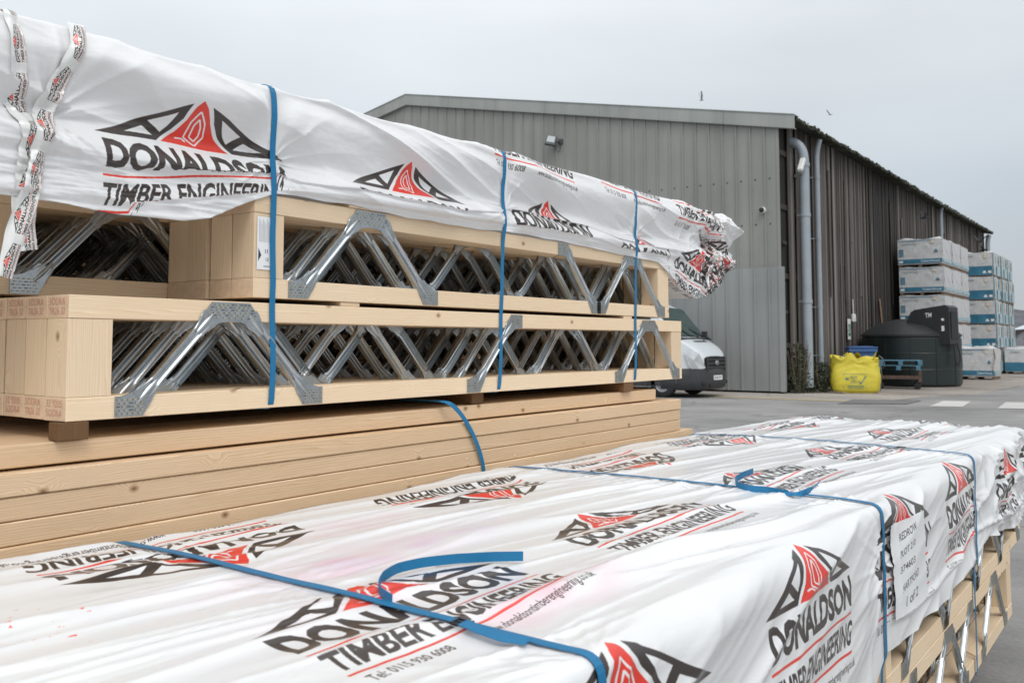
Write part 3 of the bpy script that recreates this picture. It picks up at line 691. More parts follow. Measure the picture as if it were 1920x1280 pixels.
C2 = [(0.9, 1.645), (1.12, 1.652), (1.30, 1.690), (1.50, 1.730), (1.56, 1.735), (2.46, 1.745), (3.05, 1.755), (3.2, 1.738), (5, 1.73)]
J2 = [(0.9, 0.0), (1.10, 0.0), (1.16, 0.10), (3.62, 0.2), (3.70, 0), (5, 0)]
KN = (4.12, 1.85)
def left_film(S, A, W):
    """S along, A distance from the top edge (down the front negative, over the top positive), W extra: how far tucked under"""
    zt = EZ - 0.012 * sm(S, 2.5, 4.4) + 0.006 * _perlin(S * 1.7, S * 0, 3)
    r_ = 0.022; Lh = r_ * math.pi / 4
    th = np.clip((A + Lh) / (2 * Lh), 0, 1) * math.pi / 2
    X = EX - r_ + r_ * np.cos(th) - np.clip(A - Lh, 0, None)
    Z = zt - r_ + r_ * np.sin(th) - np.clip(-A - Lh, 0, None)
    up = sm(A, -0.02, 0.02)
    zz = np.where(A < 0, EZ + A, EZ)
    pin = np.ones_like(S)
    for k in STR_L: pin *= 1 - 0.92 * np.exp(-((S - k) / 0.045) ** 2)
    # slope out, back in, out again
    X += (1 - up) * (0.026 * sm(-A, 0.0, 0.06) - 0.046 * sm(-A, 0.06, 0.17) + 0.042 * sm(-A, 0.17, 0.235) - 0.016 * sm(-A, 0.24, 0.272)) * (0.02 + 0.98 * pin)
    q = zz + 0.27 * (S + 0.05 * _perlin(S * 2, zz * 3, 9))
    bag = sm(S, 3.62, 3.95)
    d = 0.020 * _perlin(q * 8, S * 1.2, 21) + 0.020 * (ridge(q * 8, S * 0.9, 22, 2.0) - 0.3) + 0.0025 * (ridge(q * 26, S * 2.6, 23, 2) - 0.3) * sm(_perlin(S * 2, zz * 5, 25), -0.1, 0.5) + 0.0006 * _perlin(zz * 60, S * 40, 24)
    d *= pin * (1 + 0.5 * bag)
    for k, z0, am in ((1.49, 1.80, 0.010), (2.465, 1.80, 0.009), (3.37, 1.80, 0.010), (0.93, 1.80, 0.012), (KN[0], KN[1], 0.022)):
        dx, dz = S - k, zz - z0; rr = np.hypot(dx, dz) + 1e-4; ph = np.arctan2(dz, dx)
        d += am * (ridge(np.cos(ph) * 2.6 + 5, np.sin(ph) * 2.6 + rr * 1.5, int(k * 10), 2) - 0.35) * np.exp(-rr / 0.16) * sm(rr, 0.0, 0.05)
    d -= 0.035 * np.exp(-(((S - KN[0]) / 0.05) ** 2 + ((zz - KN[1]) / 0.05) ** 2))
    d += bag * (0.026 * _perlin(S * 8, zz * 9, 31) + 0.015 * (ridge(S * 12 + zz * 9, zz * 13, 32, 2) - 0.3) + 0.004 * (ridge(S * 34 - zz * 20, zz * 40, 33, 2) - 0.3))
    c1, c2 = lin(S, C1), lin(S, C2)
    for c, am in ((c1, 0.009), (c2, 0.010), (c2 - 0.016, 0.004)):
        t = zz - c + 0.003 * _perlin(S * 7, c * 0, 41); d += (1 - up) * am * (np.exp(-(np.clip(t, 0, None) / 0.022) ** 2) * (t >= 0) + np.exp(-(t / 0.003) ** 2) * (t < 0) - 0.25) * (0.25 + 0.75 * pin) * sm(zz, 1.62, 1.65)
    low = (1 - up) * sm(-A, 0.22, 0.27); d = d * (1 - 0.55 * low) + low * 0.004 * ridge(zz * 70, S * 3, 51, 2)
    X += d * (1 - up); Z += d * up * 0.55
    # top: sags between load edges; back edge folds down
    bk = np.clip(A - 1.03, 0, None); X = np.where(A > 1.03, EX - 1.03 - 0.02 * np.sin(np.clip(bk / 0.2, 0, 1) * 1.5), X); Z -= bk
    # keep clear of the upper joists
    lo = XF + 0.005 - 0.06 * sm(zz, 1.72, 1.80)
    X = np.where((S > 1.43) & (S < 3.7) & (A < -0.1), lo + np.logaddexp(0, (X - lo) * 500) / 500, X)
    X = X - np.clip(W, 0, 1) * np.where(S > 3.64, 0.30, 0.006) * sm(W, 0, 1) - W * 0.004; Z = Z + 0.004 * W
    Y = S + 0.004 * _perlin(zz * 20, S * 6, 61) + bag * 0.012 * _perlin(zz * 14, S * 5, 62)
    Y += 0.03 * sm(S, 4.2, 4.42) * _perlin(zz * 16 + 3, A * 8, 63)
    # gathered ends
    for e0, sg in ((4.40, 1), (0.27, -1)):
        f_ = np.clip((S - e0) * sg / 0.06, 0, 1); g = f_ ** 1.6
        X = X * (1 - g) + (-2.32) * g; Z = Z * (1 - g * 0.9) + 1.83 * g * 0.9
    return X, Y, Z
LS = np.concatenate([np.linspace(0.21, 0.8, 60), np.linspace(0.805, 4.46, 880)])
tf = np.linspace(0, 1, 120); aw = np.linspace(0, 1, 10)[1:]; at_ = np.concatenate([np.linspace(0.004, 0.08, 14), np.linspace(0.1, 1.2, 50)])
hem = lin(LS, HEM) + 0.004 * _perlin(LS * 8, LS * 0, 71)
Sg = np.tile(LS, (len(aw) + len(tf) + len(at_), 1))
Ag = np.concatenate([np.tile(-(EZ - hem), (len(aw), 1)), -(EZ - hem)[None] * tf[::-1][:, None], np.tile(at_[:, None], (1, len(LS)))])
Wg = np.concatenate([np.tile(aw[::-1][:, None], (1, len(LS))), np.zeros((len(tf) + len(at_), len(LS)))])
PX, PY, PZ = left_film(Sg, Ag, Wg)
LSH = Sheet(0.2, 4.5, -0.62, 1.25, 950)
zl = lambda z: -(EZ - z)
for s_, z_, w_, an in ((1.04, 1.716, 0.485, 0.03), (1.755, 1.710, 0.46, 0.0), (2.49, 1.672, 0.49, 0.0), (3.19, 1.640, 0.46, -0.02), (3.72, 1.69, 0.42, -0.25), (4.02, 1.62, 0.40, 0.5), (4.05, 1.80, 0.3, -0.6)): LSH.logo(s_, zl(z_), w_, an)
for s_, a_, w_, an in ((2.40, 0.075, 0.49, -0.05), (3.10, 0.085, 0.49, -0.05), (3.72, 0.015, 0.48, -0.06), (1.3, 0.4, 0.49, 0), (2.0, 0.45, 0.49, 0), (0.5, 0.30, 0.49, 0)): LSH.logo(s_, a_, w_, an)
for x in (2.3, 3.1, 3.9): LSH.logo(x, 0.65, 0.49, math.pi)
Vz = EZ + np.where(Ag < 0, Ag, 0)
UVa = Ag - lin(Sg, J1) * (Vz < lin(Sg, C1)) * (Ag < 0) - lin(Sg, J2) * (Vz < lin(Sg, C2)) * (Ag < 0) - Wg * 0.1
UVs = Sg + 0.006 * _perlin(Sg * 9, Ag * 14, 81) + 0.02 * (Vz < lin(Sg, C1)) * _perlin(Sg * 3, Sg * 0, 82)
UVa = UVa + 0.005 * _perlin(Sg * 7, Ag * 10, 83) + 0.012 * (Vz - 1.75) * 0
# the sheet as first painted repeats: blank where it runs out
M['film_left'] = film('printed_film_left', LSH.image('film_left'), 0.38, 0.9, 0.06)
LF = film_grid('film_cover', (PX, PY, PZ), Sg, Ag, UVs, UVa, LSH, M['film_left'])
tag(LF, 'white printed plastic film covering the top load of the left pack', 'plastic wrap')
del LSH
# printed tape
TSH = Sheet(0, 2.4, -0.028, 0.028, 2200, (0.90, 0.91, 0.90))
for i in range(26):
    TSH.logo(0.02 + i * 0.094, -0.009, 0.074)
M['tape'] = film('printed_tape', TSH.image('tape'), 0.25, 0.3, 0.1)
def tape(pts, width, u0, off=0.004, wdirs=None):
    """pts (Y,z) on the film front"""
    n = 160; p = np.array(pts, float); dd = np.concatenate([[0], np.cumsum(np.hypot(*np.diff(p, axis=0).T))])
    u = np.linspace(0, dd[-1], n); Yc, Zc = np.interp(u, dd, p[:, 0]), np.interp(u, dd, p[:, 1])
    for _ in range(8): Yc[1:-1] = (Yc[:-2] + Yc[1:-1] * 2 + Yc[2:]) / 4; Zc[1:-1] = (Zc[:-2] + Zc[1:-1] * 2 + Zc[2:]) / 4
    ty, tz = np.gradient(Yc), np.gradient(Zc); L_ = np.hypot(ty, tz); ty, tz = ty / L_, tz / L_
    rows_u, rows_v, XX, YY, ZZ = [], [], [], [], []
    for j in range(9):
        v = (j / 8 - 0.5); wj = width(u / dd[-1]) if callable(width) else width
        yy, zz = Yc - tz * v * wj, Zc + ty * v * wj
        A_ = np.where(zz > EZ, zz - EZ, zz - EZ); hm = lin(yy, HEM)
        x, _, z_ = left_film(yy, np.maximum(A_, -(EZ - hm)), yy * 0)
        x = x + off + 0.0035 * np.sin(v * 5 + u * 30) + 0.003 * _perlin(u * 25, v * 4 + u * 0, 91)
        XX.append(x); YY.append(yy); ZZ.append(np.where(zz > EZ - 0.03, np.maximum(z_ + off, 0), zz)); rows_u.append(u0 + u); rows_v.append(u * 0 + v * 0.056)
    a_ = lambda q: np.array(q)
    film_grid('printed_tape', (a_(XX)[::-1], a_(YY)[::-1], a_(ZZ)[::-1]), a_(YY), a_(ZZ), a_(rows_u)[::-1], a_(rows_v)[::-1], TSH, M['tape'], LF)
P_ = lambda l: [(p.y, p.z) for p in (pt(x, y, X=-1.80) for x, y in l)]
tape(P_([(48, 470), (40, 420), (40, 375), (48, 310), (55, 262), (42, 215), (32, 150), (26, 80), (22, 25), (25, -30)][::1]), lambda t: 0.036 + 0.012 * np.sin(t * 5), 0.03)
tape(P_([(2, 520), (22, 440), (45, 370), (62, 300), (70, 252), (92, 190), (122, 125), (136, 88), (142, 42)]), lambda t: 0.028 + 0.010 * np.abs(np.sin(t * 7)), 0.31, 0.009)

tape(P_([(1318, 404), (1322, 430), (1326, 460), (1332, 490)]), lambda t: 0.040, 0.0, 0.006)
tape(P_([(1341, 408), (1342, 440), (1338, 470), (1330, 500), (1318, 530)]), lambda t: 0.034, 0.5, 0.006)
# ------------------------------------------------------------------ blue straps, left pack
def smooth_path(pts, n=60):
    p = np.array([tuple(q) for q in pts], float); d = np.concatenate([[0], np.cumsum(np.linalg.norm(np.diff(p, axis=0), axis=1))])
    u = np.linspace(0, d[-1], n); return [Vector((np.interp(t, d, p[:, 0]), np.interp(t, d, p[:, 1]), np.interp(t, d, p[:, 2]))) for t in u]
def relax(p, k=3):
    for _ in range(k): p = [p[0]] + [(p[i - 1] + p[i] * 2 + p[i + 1]) / 4 for i in range(1, len(p) - 1)] + [p[-1]]
    return p
def left_strap(ptop, pbot, k, label, ttop=0.0):
    a, c = pt(*ptop, X=-1.80), pt(*pbot, X=-1.80)
    pts = []
    for A_ in np.concatenate([np.linspace(1.02, 0.0, 50), np.linspace(-0.005, -0.255, 60)]):
        y = a.y + (c.y - a.y) * np.clip(-A_ / 0.8, 0, 1)
        x, yy, z_ = left_film(np.array([y]), np.array([A_]), np.array([0.0])); pts.append(Vector((x[0] + (0.004 if A_ < 0.02 else 0), y, z_[0] + (0.004 if A_ > -0.02 else 0))))
    for z_, x in ((1.70, 0.004), (1.60, 0.004), (1.50, 0.0035), (1.453, 0.0035), (1.44, 0.0035), (1.30, 0.005), (1.20, 0.004), (1.191, 0.001), (1.189, -0.03), (1.189, -0.3)):
        y = a.y + (c.y - a.y) * (EZ - z_) / 0.8
        pts.append(Vector((XF + x, y + 0.002 * math.sin(z_ * 30), z_)))
    b = MB(); p = relax(smooth_path(pts, 150), 2); b.ribbon(p, Vector((0, 1, 0)), 0.0165, 0.0014)
    return tag(b.build('strap', M['strap'], smooth=False), label, 'strap', 'blue straps round the packs')
left_strap((512, 150), (508, 765), 0, 'blue strap round the left pack, the one nearest the white product label')
left_strap((945, 284), (935, 733), 1, 'blue strap round the left pack, the middle one of its three')
left_strap((1191, 360), (1190, 716), 2, 'blue strap near the far end of the left pack, beside the van')
b = MB(); q = [pt(x, y, X=-1.782) for x, y in ((840, 752), (855, 764), (872, 786), (888, 815), (900, 845), (908, 878))]
q = [q[0] + Vector((-0.25, -.02, 0.0))] + q + [q[-1] + Vector((0.0, 0.01, -0.25))]
b.ribbon(relax(smooth_path(q, 60), 6), Vector((0, 1, 0.25)), 0.015, 0.0014)
tag(b.build('strap', M['strap']), 'slack blue strap hanging down the face of the sawn board pile', 'strap', 'blue straps round the packs')
# ------------------------------------------------------------------ near pack: joists, bearers
NXF = -0.602
n2 = [(y, 'A', 1) for y in (0.42, 0.93, 1.45, 1.94)] + [(y, 'A', -1) for y in (0.66, 1.18, 1.70)]
n3 = [(0.40, 'A', 1), (0.93, 'L', 1), (1.52, 'R', 1), (1.95, 'A', 1), (2.32, 'R', 1), (2.77, 'A', 1), (0.66, 'A', -1), (1.3, 'A', -1), (1.8, 'A', -1), (2.4, 'A', -1)]
for i in range(8):
    x = NXF - JW / 2 - i * 0.0875; q = rj.uniform(-.012, .012) if i else 0
    joist('second level joist of the near right pack, %s row' % ORD[i], (x, 2.37 + q, 0.503), 2.26, n2, (0.05, 0.10), 'second level joists of the near pack')
    joist('bottom level joist of the near right pack, %s row' % ORD[i], (x, 1.13 + q, 0.246), 3.20, n3, (0.10, 0.10), 'bottom level joists of the near pack')
for i, y in enumerate((1.5, 2.75, 3.7)):
    b = MB(); b.box(-0.40, 0.36, -0.05, 0.05, 0.0, 0.244, .003)
    tag(b.build('timber_bearer', M['bearer'], loc=(-1.10, y, 0)), ('near', 'middle', 'far')[i] + ' bearer under the near right pack', 'bearer', 'bearers under the near right pack')
# plain boards that carry the top load of the near pack
for i in range(3):
    b = MB(); b.box(-0.53, 0.53, -0.05, 0.05, 0, 0.10, .002)
    tag(b.build('timber_batten', M['wood_y'], loc=(-1.14, (2.6, 3.5, 4.45)[i], 0.7575)), 'batten under the film on the near right pack, %s one' % ('near', 'middle', 'far')[i], 'batten', 'battens in the near right pack')

# ------------------------------------------------------------------ white printed film over the near pack
NE, NZ = -0.588, 0.968
STR_N = [0.997, 2.30, 3.49]
STR_LFT = [1.035, 2.34, 3.65]
HEMN = [(-1, 0.52), (1.4, 0.50), (1.9, 0.455), (2.15, 0.40), (2.32, 0.335), (2.6, 0.338), (3.0, 0.342), (3.4, 0.350), (3.52, 0.345), (3.75, 0.30), (4.1, 0.325), (4.5, 0.36), (6, 0.36)]
def strapline(S, A, k): return STR_N[k] + (STR_LFT[k] - STR_N[k]) * np.clip(A / 1.1, 0, 1) + (0, 0.05, 0.10)[k] * np.sin(np.clip(A / 1.1, 0, 1) * math.pi)
def near_film(S, A):
    pin = np.ones_like(S); edge = np.ones_like(S)
    for k in range(3):
        g = np.exp(-((S - strapline(S, A, k)) / 0.030) ** 2); pin *= 1 - 0.95 * g; edge *= 1 - 0.8 * np.exp(-((S - STR_N[k]) / 0.16) ** 2)
    edge *= 1 - 0.7 * sm(S, 4.2, 4.7)
    r_ = 0.012 + 0.050 * edge; Lh = r_ * math.pi / 4
    th = np.clip((A + Lh) / (2 * Lh), 0, 1) * math.pi / 2
    bulge = 0.018 * edge * (0.6 + 0.8 * _perlin(S * 1.3, S * 0, 5))
    X = NE - r_ + r_ * np.cos(th) - np.clip(A - Lh, 0, None) + 0
    Z = NZ - r_ + r_ * np.sin(th) - np.clip(-A - Lh, 0, None)
    top = sm(A, -0.02, 0.03); zz = A
    # top: long low creases running with the pack
    q = A + 0.10 * S + 0.03 * _perlin(S * 1.1, A * 2, 101)
    d = 0.009 * _perlin(q * 5, S * 0.9, 102) + 0.010 * (ridge(q * 6, S * 0.5, 103, 3) - 0.2) + 0.0035 * (ridge(q * 13, S * 0.7, 104, 5) - 0.2) + 0.0022 * (ridge(q * 30, S * 1.2, 105, 4) - 0.2) * sm(_perlin(S * 1.5, A * 3, 107), 0.0, 0.4)
    d += 0.010 * (1 - edge) * (ridge(q * 13 + 3, S * 1.5, 106, 2.5) - 0.25)
    # one big soft fold close to the edge, first bay
    f0 = 0.20 - 0.125 * (S - 1.25) + 0.012 * np.sin(S * 9); d += 0.016 * np.exp(-((A - f0) / 0.020) ** 2) * sm(S, 1.05, 1.5) * (1 - sm(S, 2.0, 2.3))
    f1 = 0.52 - 0.22 * (S - 0.6); d += 0.0045 * sm(A - f1, -0.002, 0.002) * (1 - sm(A - f1, 0.0, 0.16)) * (1 - sm(S, 0.9, 1.3))
    f2 = 0.66 - 0.07 * (S - 1.6); d += 0.006 * np.exp(-((A - f2) / 0.012) ** 2) * sm(S, 1.2, 1.6) * (1 - sm(S, 2.1, 2.3))
    d *= pin
    for k in range(3):
        for (ka, am) in ((0.0, 0.009), (0.55, 0.004), (0.9, 0.004)):
            dx, dz = S - STR_N[k] - (STR_LFT[k] - STR_N[k]) * ka, A - ka; rr = np.hypot(dx, dz) + 1e-4; ph = np.arctan2(dz, dx)
            d += am * (ridge(np.cos(ph) * 2.4 + 5 + k, np.sin(ph) * 2.4 + rr, 110 + k, 2) - 0.35) * np.exp(-rr / 0.12) * sm(rr, 0.0, 0.04)
    # side: soft swags and hem flutter
    qs = A - 0.30 * (S - 2.0) + 0.03 * _perlin(S * 2, A * 4, 120)
    e = 0.016 * _perlin(qs * 6, S * 1.4, 121) + 0.010 * (ridge(qs * 8, S * 1.2, 122, 2.5) - 0.3) + 0.0016 * (ridge(qs * 20, S * 2, 123, 2) - 0.3) + bulge * 0.8
    e += 0.010 * np.exp(-((A + 0.262 + 0.015 * np.sin(S * 3)) / 0.010) ** 2) * sm(S, 2.3, 2.5)
    far = sm(S, 3.5, 3.8); e += far * (0.022 * _perlin(S * 5, A * 8, 124) + 0.012 * (ridge(S * 9 + A * 6, A * 7, 125, 2) - 0.3))
    for k in range(3):
        dx, dz = S - STR_N[k], A + 0.14; rr = np.hypot(dx, dz) + 1e-4; ph = np.arctan2(dz, dx)
        e += 0.010 * (ridge(np.cos(ph) * 2.6 + 9 + k, np.sin(ph) * 2.6 + rr, 130 + k, 2) - 0.4) * np.exp(-rr / 0.13) * sm(rr, 0.0, 0.04)
    e *= np.minimum(1, 0.15 + pin)
    X = X + e * (1 - top); Z = Z + d * top * (0.35 + 0.65 * sm(A, 0, 0.1))
    X = np.maximum(X, np.where(A < -0.03, NXF + 0.006, -9))
    # far left edge: falls over
    bk = np.clip(A - 1.10, 0, None); Lb = 0.04
    X = np.where(A > 1.10, NE - 1.10 - Lb * np.sin(np.clip(bk / Lb, 0, 1) * 1.57) - 0.02 * np.sin(bk * 20) * 0.3, X); Z = Z - np.where(A > 1.10, np.clip(bk, 0, None) - Lb * 0.3 * np.clip(bk / Lb, 0, 1), 0)
    Z = Z - 0.012 * sm(A, 0.9, 1.12) * (0.6 + _perlin(S * 1.5, S * 0, 140))
    # far end drops off the load
    Se = 4.78 + 0.03 * _perlin(A * 3, A * 0, 141) - 0.12 * np.clip(A, 0, 1.1) * -1.0
    over = np.clip(S - Se, 0, None); Y = np.minimum(S, Se) + 0.10 * (1 - np.exp(-over / 0.10)); drop = over - 0.05 * (1 - np.exp(-over / 0.05))
    Z = Z - drop * np.where(A > -0.02, 1.0, 0.55) * (1 - 0.3 * sm(-A, 0.1, 0.3)); Y = Y + np.where(A > -0.02, 0, 1) * drop * 0.45
    X = X + sm(over, 0.02, 0.1) * (0.03 * _perlin(S * 14, A * 11, 142) + 0.02 * (ridge(S * 20, A * 18, 143) - .3)); Y = Y + sm(over, 0.0, 0.08) * (0.05 * _perlin(S * 9, A * 12, 144)) + 0.003 * _perlin(A * 25, S * 7, 145)
    return X, Y, Z
NS = np.concatenate([np.linspace(-0.15, 0.45, 100), np.linspace(0.455, 5.20, 1000)])
ta = np.linspace(1, 0, 90)[:-1]; an_ = np.concatenate([np.linspace(0.0, 0.1, 22), np.linspace(0.105, 1.14, 200), np.linspace(1.145, 1.30, 20)])
hmn = lin(NS, HEMN) + 0.006 * _perlin(NS * 4, NS * 0, 150)
Sn = np.tile(NS, (len(ta) + len(an_), 1)); An = np.concatenate([-hmn[None] * ta[:, None], np.tile(an_[:, None], (1, len(NS)))])
NP = near_film(Sn, An)
NSH = Sheet(-0.2, 5.25, -0.97, 1.36, 900)
for s_, a_, w_ in ((-0.03, 0.33, .5), (0.795, 0.300, .50), (1.525, 0.318, .515), (2.34, 0.325, .50), (3.12, 0.335, .49), (3.92, 0.335, .49), (4.7, .33, .49)): NSH.logo(s_, a_, w_, 0.0)
for s_, a_ in ((0.55, 0.93), (1.32, 0.950), (2.153, 0.938), (2.945, 0.925), (3.73, 0.945), (4.48, 0.93), (5.2, .93)): NSH.logo(s_, a_, 0.52, math.pi)
for s_, a_, w_ in ((0.80, -0.170, 0.50), (1.560, -0.155, 0.47), (2.245, -0.155, 0.50), (2.985, -0.150, 0.50), (3.86, -0.190, 0.47), (4.62, -0.19, 0.47)): NSH.logo(s_, a_, w_, 0.0)
NSH.stain(1.15, 0.62, 0.22, 0.08, (1.0, 0.80, 0.86), 0.5, 1); NSH.stain(1.2, 0.18, 0.16, 0.05, (1.0, 0.78, 0.83), 0.8, 2); NSH.stain(1.42, 0.82, 0.18, 0.06, (1.0, 0.82, 0.88), 0.4, 3); NSH.stain(1.05, 0.40, 0.2, 0.06, (1, .86, .9), .4, 4)
NSH.stain(1.33, 0.60, 0.25, 0.05, (0.97, 0.88, 0.97), 0.8, 6)
rk = random.Random(4)
for i in range(34):                                                   # red paint splashes
    c_ = pt(rk.uniform(0, 175), rk.uniform(1135, 1205), Z=NZ); s_, a_ = c_.y, -(c_.x - NE); w_ = rk.uniform(0.0015, 0.007)
    raster(NSH.im, [np.array([((s_ + w_ * math.cos(t) * rk.uniform(.4, 1.6) - NSH.s0) * 900, (a_ + w_ * .6 * math.sin(t) - NSH.a0) * 900) for t in (rk.uniform(0, 2), rk.uniform(2, 4), rk.uniform(4, 6.2))])], (0.93, 0.38, 0.36, 1))
# handwriting for the paper note, printed on the part of the film the paper hides
ns0, ns1, na0, na1 = 2.345, 2.665, -0.272, -0.045; NOFF = -0.66
NSH.rect(ns0 - .01, ns1 + .01, na0 + NOFF - .01, na1 + NOFF + .01, (0.95, 0.955, 0.96))
IK = (0.17, 0.18, 0.22, 1)
for t, s_, a_, w_, h_, r in (('REDROW', .10, .178, .135, .016, .10), ('PLOT 210', .09, .139, .125, .014, .12), ('374603', .085, .102, .115, .014, .1), ('HARTFORD', .09, .056, .145, .016, .12), ('1 of 2', .12, .017, .10, .021, .08)):
    NSH.text(t, ns0 + s_ - .03, na0 + NOFF + a_, w_ * 1.15, h_ * 1.15, r, IK, 0.012, 0.2)
UVn_s = Sn + 0.005 * _perlin(Sn * 5, An * 8, 160) + 0.0015 * _perlin(Sn * 18, An * 22, 161)
hid = np.zeros_like(Sn)
for c0, c1, j, s0_, s1_ in ((0.43, -0.10, 0.009, 0.7, 1.5), (0.885, -0.06, 0.03, 0.7, 2.2), (0.84, -0.05, 0.022, 2.0, 3.1), (0.43, -0.06, 0.012, 1.6, 2.2), (0.39, -0.08, 0.012, 2.3, 3.0), (0.89, -0.04, 0.03, 3.0, 4.4)):
    w_ = sm(Sn, s0_, s0_ + 0.15) * (1 - sm(Sn, s1_ - 0.15, s1_)); ln = c0 + c1 * (Sn - (s0_ + s1_) / 2) + 0.006 * _perlin(Sn * 5, Sn * 0, 170)
    hid += np.where(An > ln, 1.0, 0) * j * w_
UVn_a = An + hid * (An > 0.0) + np.where(An <= 0, 0, 0) + 0.006 * _perlin(Sn * 5, An * 9, 162) + 0.001 * _perlin(Sn * 30, An * 20, 163)
UVn_a = np.where((An < 0) , An + 0.010 * _perlin(Sn * 3.5, An * 8, 164) * sm(Sn, 2.7, 3.0) + 0.004 * _perlin(Sn * 8, An * 10, 165), UVn_a)
UVn_a = np.where((An < -0.262 - 0.015 * np.sin(Sn * 3)) & (Sn > 2.3), An * 0 - 0.5, UVn_a)
# keep the note's patch off the film itself
M['film_near'] = film('printed_film_near', NSH.image('film_near'), 0.30, 0.55, 0.05)
NF = film_grid('film_cover', NP, Sn, An, UVn_s, UVn_a, NSH, M['film_near'])
tag(NF, 'white printed plastic film over the near right pack, crossed by blue straps', 'plastic wrap')
# paper note
gs, ga = np.meshgrid(np.linspace(0, 1, 40), np.linspace(0, 1, 30))
ss, aa = ns0 + 0.0 + gs * (ns1 - ns0), na0 + ga * (na1 - na0)
ss2 = ss + 0.03 * (0.5 - ga); nx_, ny_, nz_ = near_film(ss2, aa)
from_x = np.maximum(nx_ + 0.004, nx_) ; k_ = 0.0
from_x = from_x * .4 + from_x.max(axis=0, keepdims=True) * .6
for _ in range(10): from_x[1:-1, 1:-1] = np.maximum(from_x[1:-1, 1:-1], (from_x[:-2, 1:-1] + from_x[2:, 1:-1] + from_x[1:-1, :-2] + from_x[1:-1, 2:]) / 4)
film_grid('paper_note', (from_x, ss2, nz_ + 0.0015), ss, aa, ss, aa + NOFF, NSH, M['film_near'], NF)
del NSH

# ------------------------------------------------------------------ blue straps, near pack
def near_strap(k, label):
    pts = []
    for A_ in np.concatenate([np.linspace(1.30, 1.12, 10), np.linspace(1.10, 0.0, 90), np.linspace(-0.004, -float(lin(STR_N[k], HEMN)), 40)]):
        s_ = float(strapline(0, np.array(A_), k)); x, y, z_ = near_film(np.array([s_]), np.array([A_]))
        pts.append(Vector((x[0] + (0.004 if A_ < 0.015 else 0), s_, z_[0] + (0.0042 if A_ > -0.015 else 0))))
    for z_ in (0.60, 0.52, 0.40, 0.30, 0.243): pts.append(Vector((NXF + 0.007, STR_N[k] + 0.003 * math.sin(z_ * 20), min(z_, pts[-1].z - 0.01))))
    pts += [Vector((NXF - .02, STR_N[k], 0.240)), Vector((NXF - .5, STR_N[k], 0.240))]
    b = MB(); b.ribbon(relax(smooth_path(pts, 260), 2), Vector((0.0, 1, 0)), 0.0165, 0.0014)
    return tag(b.build('strap', M['strap']), label, 'strap', 'blue straps round the packs')
ST = [near_strap(0, 'blue strap over the near right pack, the one with a long loose tail'),
      near_strap(1, 'blue strap over the near right pack beside the handwritten paper note'),
      near_strap(2, 'blue strap over the far part of the near right pack, with small dark buckle')]
def tail(parent, pix, Zs, wd, width=0.0165, name='loose_tail', n=60):
    q = [pt(x, y, Z=z_) for (x, y), z_ in zip(pix, Zs)]
    b = MB(); b.ribbon(relax(smooth_path(q, n), 4), wd, width, 0.0014); b.build(name, M['strap'], parent)
UPV = Vector((0, 0, 1)); t0 = NZ + 0.004
tail(ST[0], [(735, 1124), (722, 1117), (711, 1108), (709, 1098), (718, 1080), (745, 1064), (790, 1054), (850, 1047), (920, 1043), (981, 1042)],
     [t0 + .003, t0 + .004, t0 + .006, t0 + .009, t0 + .010, t0 + .010, t0 + .010, t0 + .010, t0 + .010, t0 + .010], UPV)
tail(ST[0], [(868, 1166), (900, 1180), (945, 1196), (990, 1202)], [t0 + .006, t0 + .004, t0 + .003, t0 + .003], Vector((0.1, 1, 0.2)))
tail(ST[1], [(1478, 925), (1440, 918), (1400, 915), (1382, 908), (1378, 899), (1392, 890), (1412, 883)], [t0 + .004, t0 + .004, t0 + .006, t0 + .010, t0 + .014, t0 + .018, t0 + .016], UPV)
tail(ST[1], [(1470, 925), (1500, 926), (1522, 917), (1536, 904)], [t0 + .004, t0 + .005, t0 + .010, t0 + .016], Vector((0.2, 1, 0.5)), 0.015)
def buckle(parent, px, py, ang=0.0):
    c = pt(px, py, Z=NZ + 0.007); b = MB()
    for s in (-1, 1): b.tube([(s * .012, -.010, 0), (s * .012, .010, 0.001)], 0.0016, 8)
    for s in (-1, 0, 1): b.tube([(-.013, s * .010, 0.0), (.013, s * .010, 0.0)], 0.0016, 8)
    b.build('buckle', M['wire'], parent, smooth=True, loc=c)
buckle(ST[0], 866, 1166); buckle(ST[1], 1478, 925); buckle(ST[2], 1690, 838)
# ------------------------------------------------------------------ warehouse
GY, GX = 24.476, -8.657
def steelsheet(name, col):
    m, n, l, b = mat(name)
    t = N(n, 'ShaderNodeTexCoord'); mp_ = N(n, 'ShaderNodeMapping'); mp_.inputs['Scale'].default_value = (2.6, 2.6, 0.12); l.new(t.outputs['Object'], mp_.inputs[0])
    z = N(n, 'ShaderNodeTexNoise', Scale=1.0, Detail=6.0, Roughness=0.6); l.new(mp_.outputs[0], z.inputs[0])
    z2 = N(n, 'ShaderNodeTexNoise', Scale=0.5, Detail=5.0); l.new(t.outputs['Object'], z2.inputs[0])
    a = N(n, 'ShaderNodeMath', operation='ADD'); l.new(z.outputs[0], a.inputs[0]); l.new(z2.outputs[0], a.inputs[1])
    r_ = ramp(n, [(0.35, tuple(c * 0.82 for c in col)), (0.65, tuple(c * 1.12 for c in col))]); mu = N(n, 'ShaderNodeMath', operation='MULTIPLY'); l.new(a.outputs[0], mu.inputs[0]); mu.inputs[1].default_value = 0.5
    l.new(mu.outputs[0], r_.inputs[0]); l.new(r_.outputs[0], b.inputs['Base Color']); b.inputs['Roughness'].default_value = 0.5; b.inputs['Specular IOR Level'].default_value = 0.4
    return m
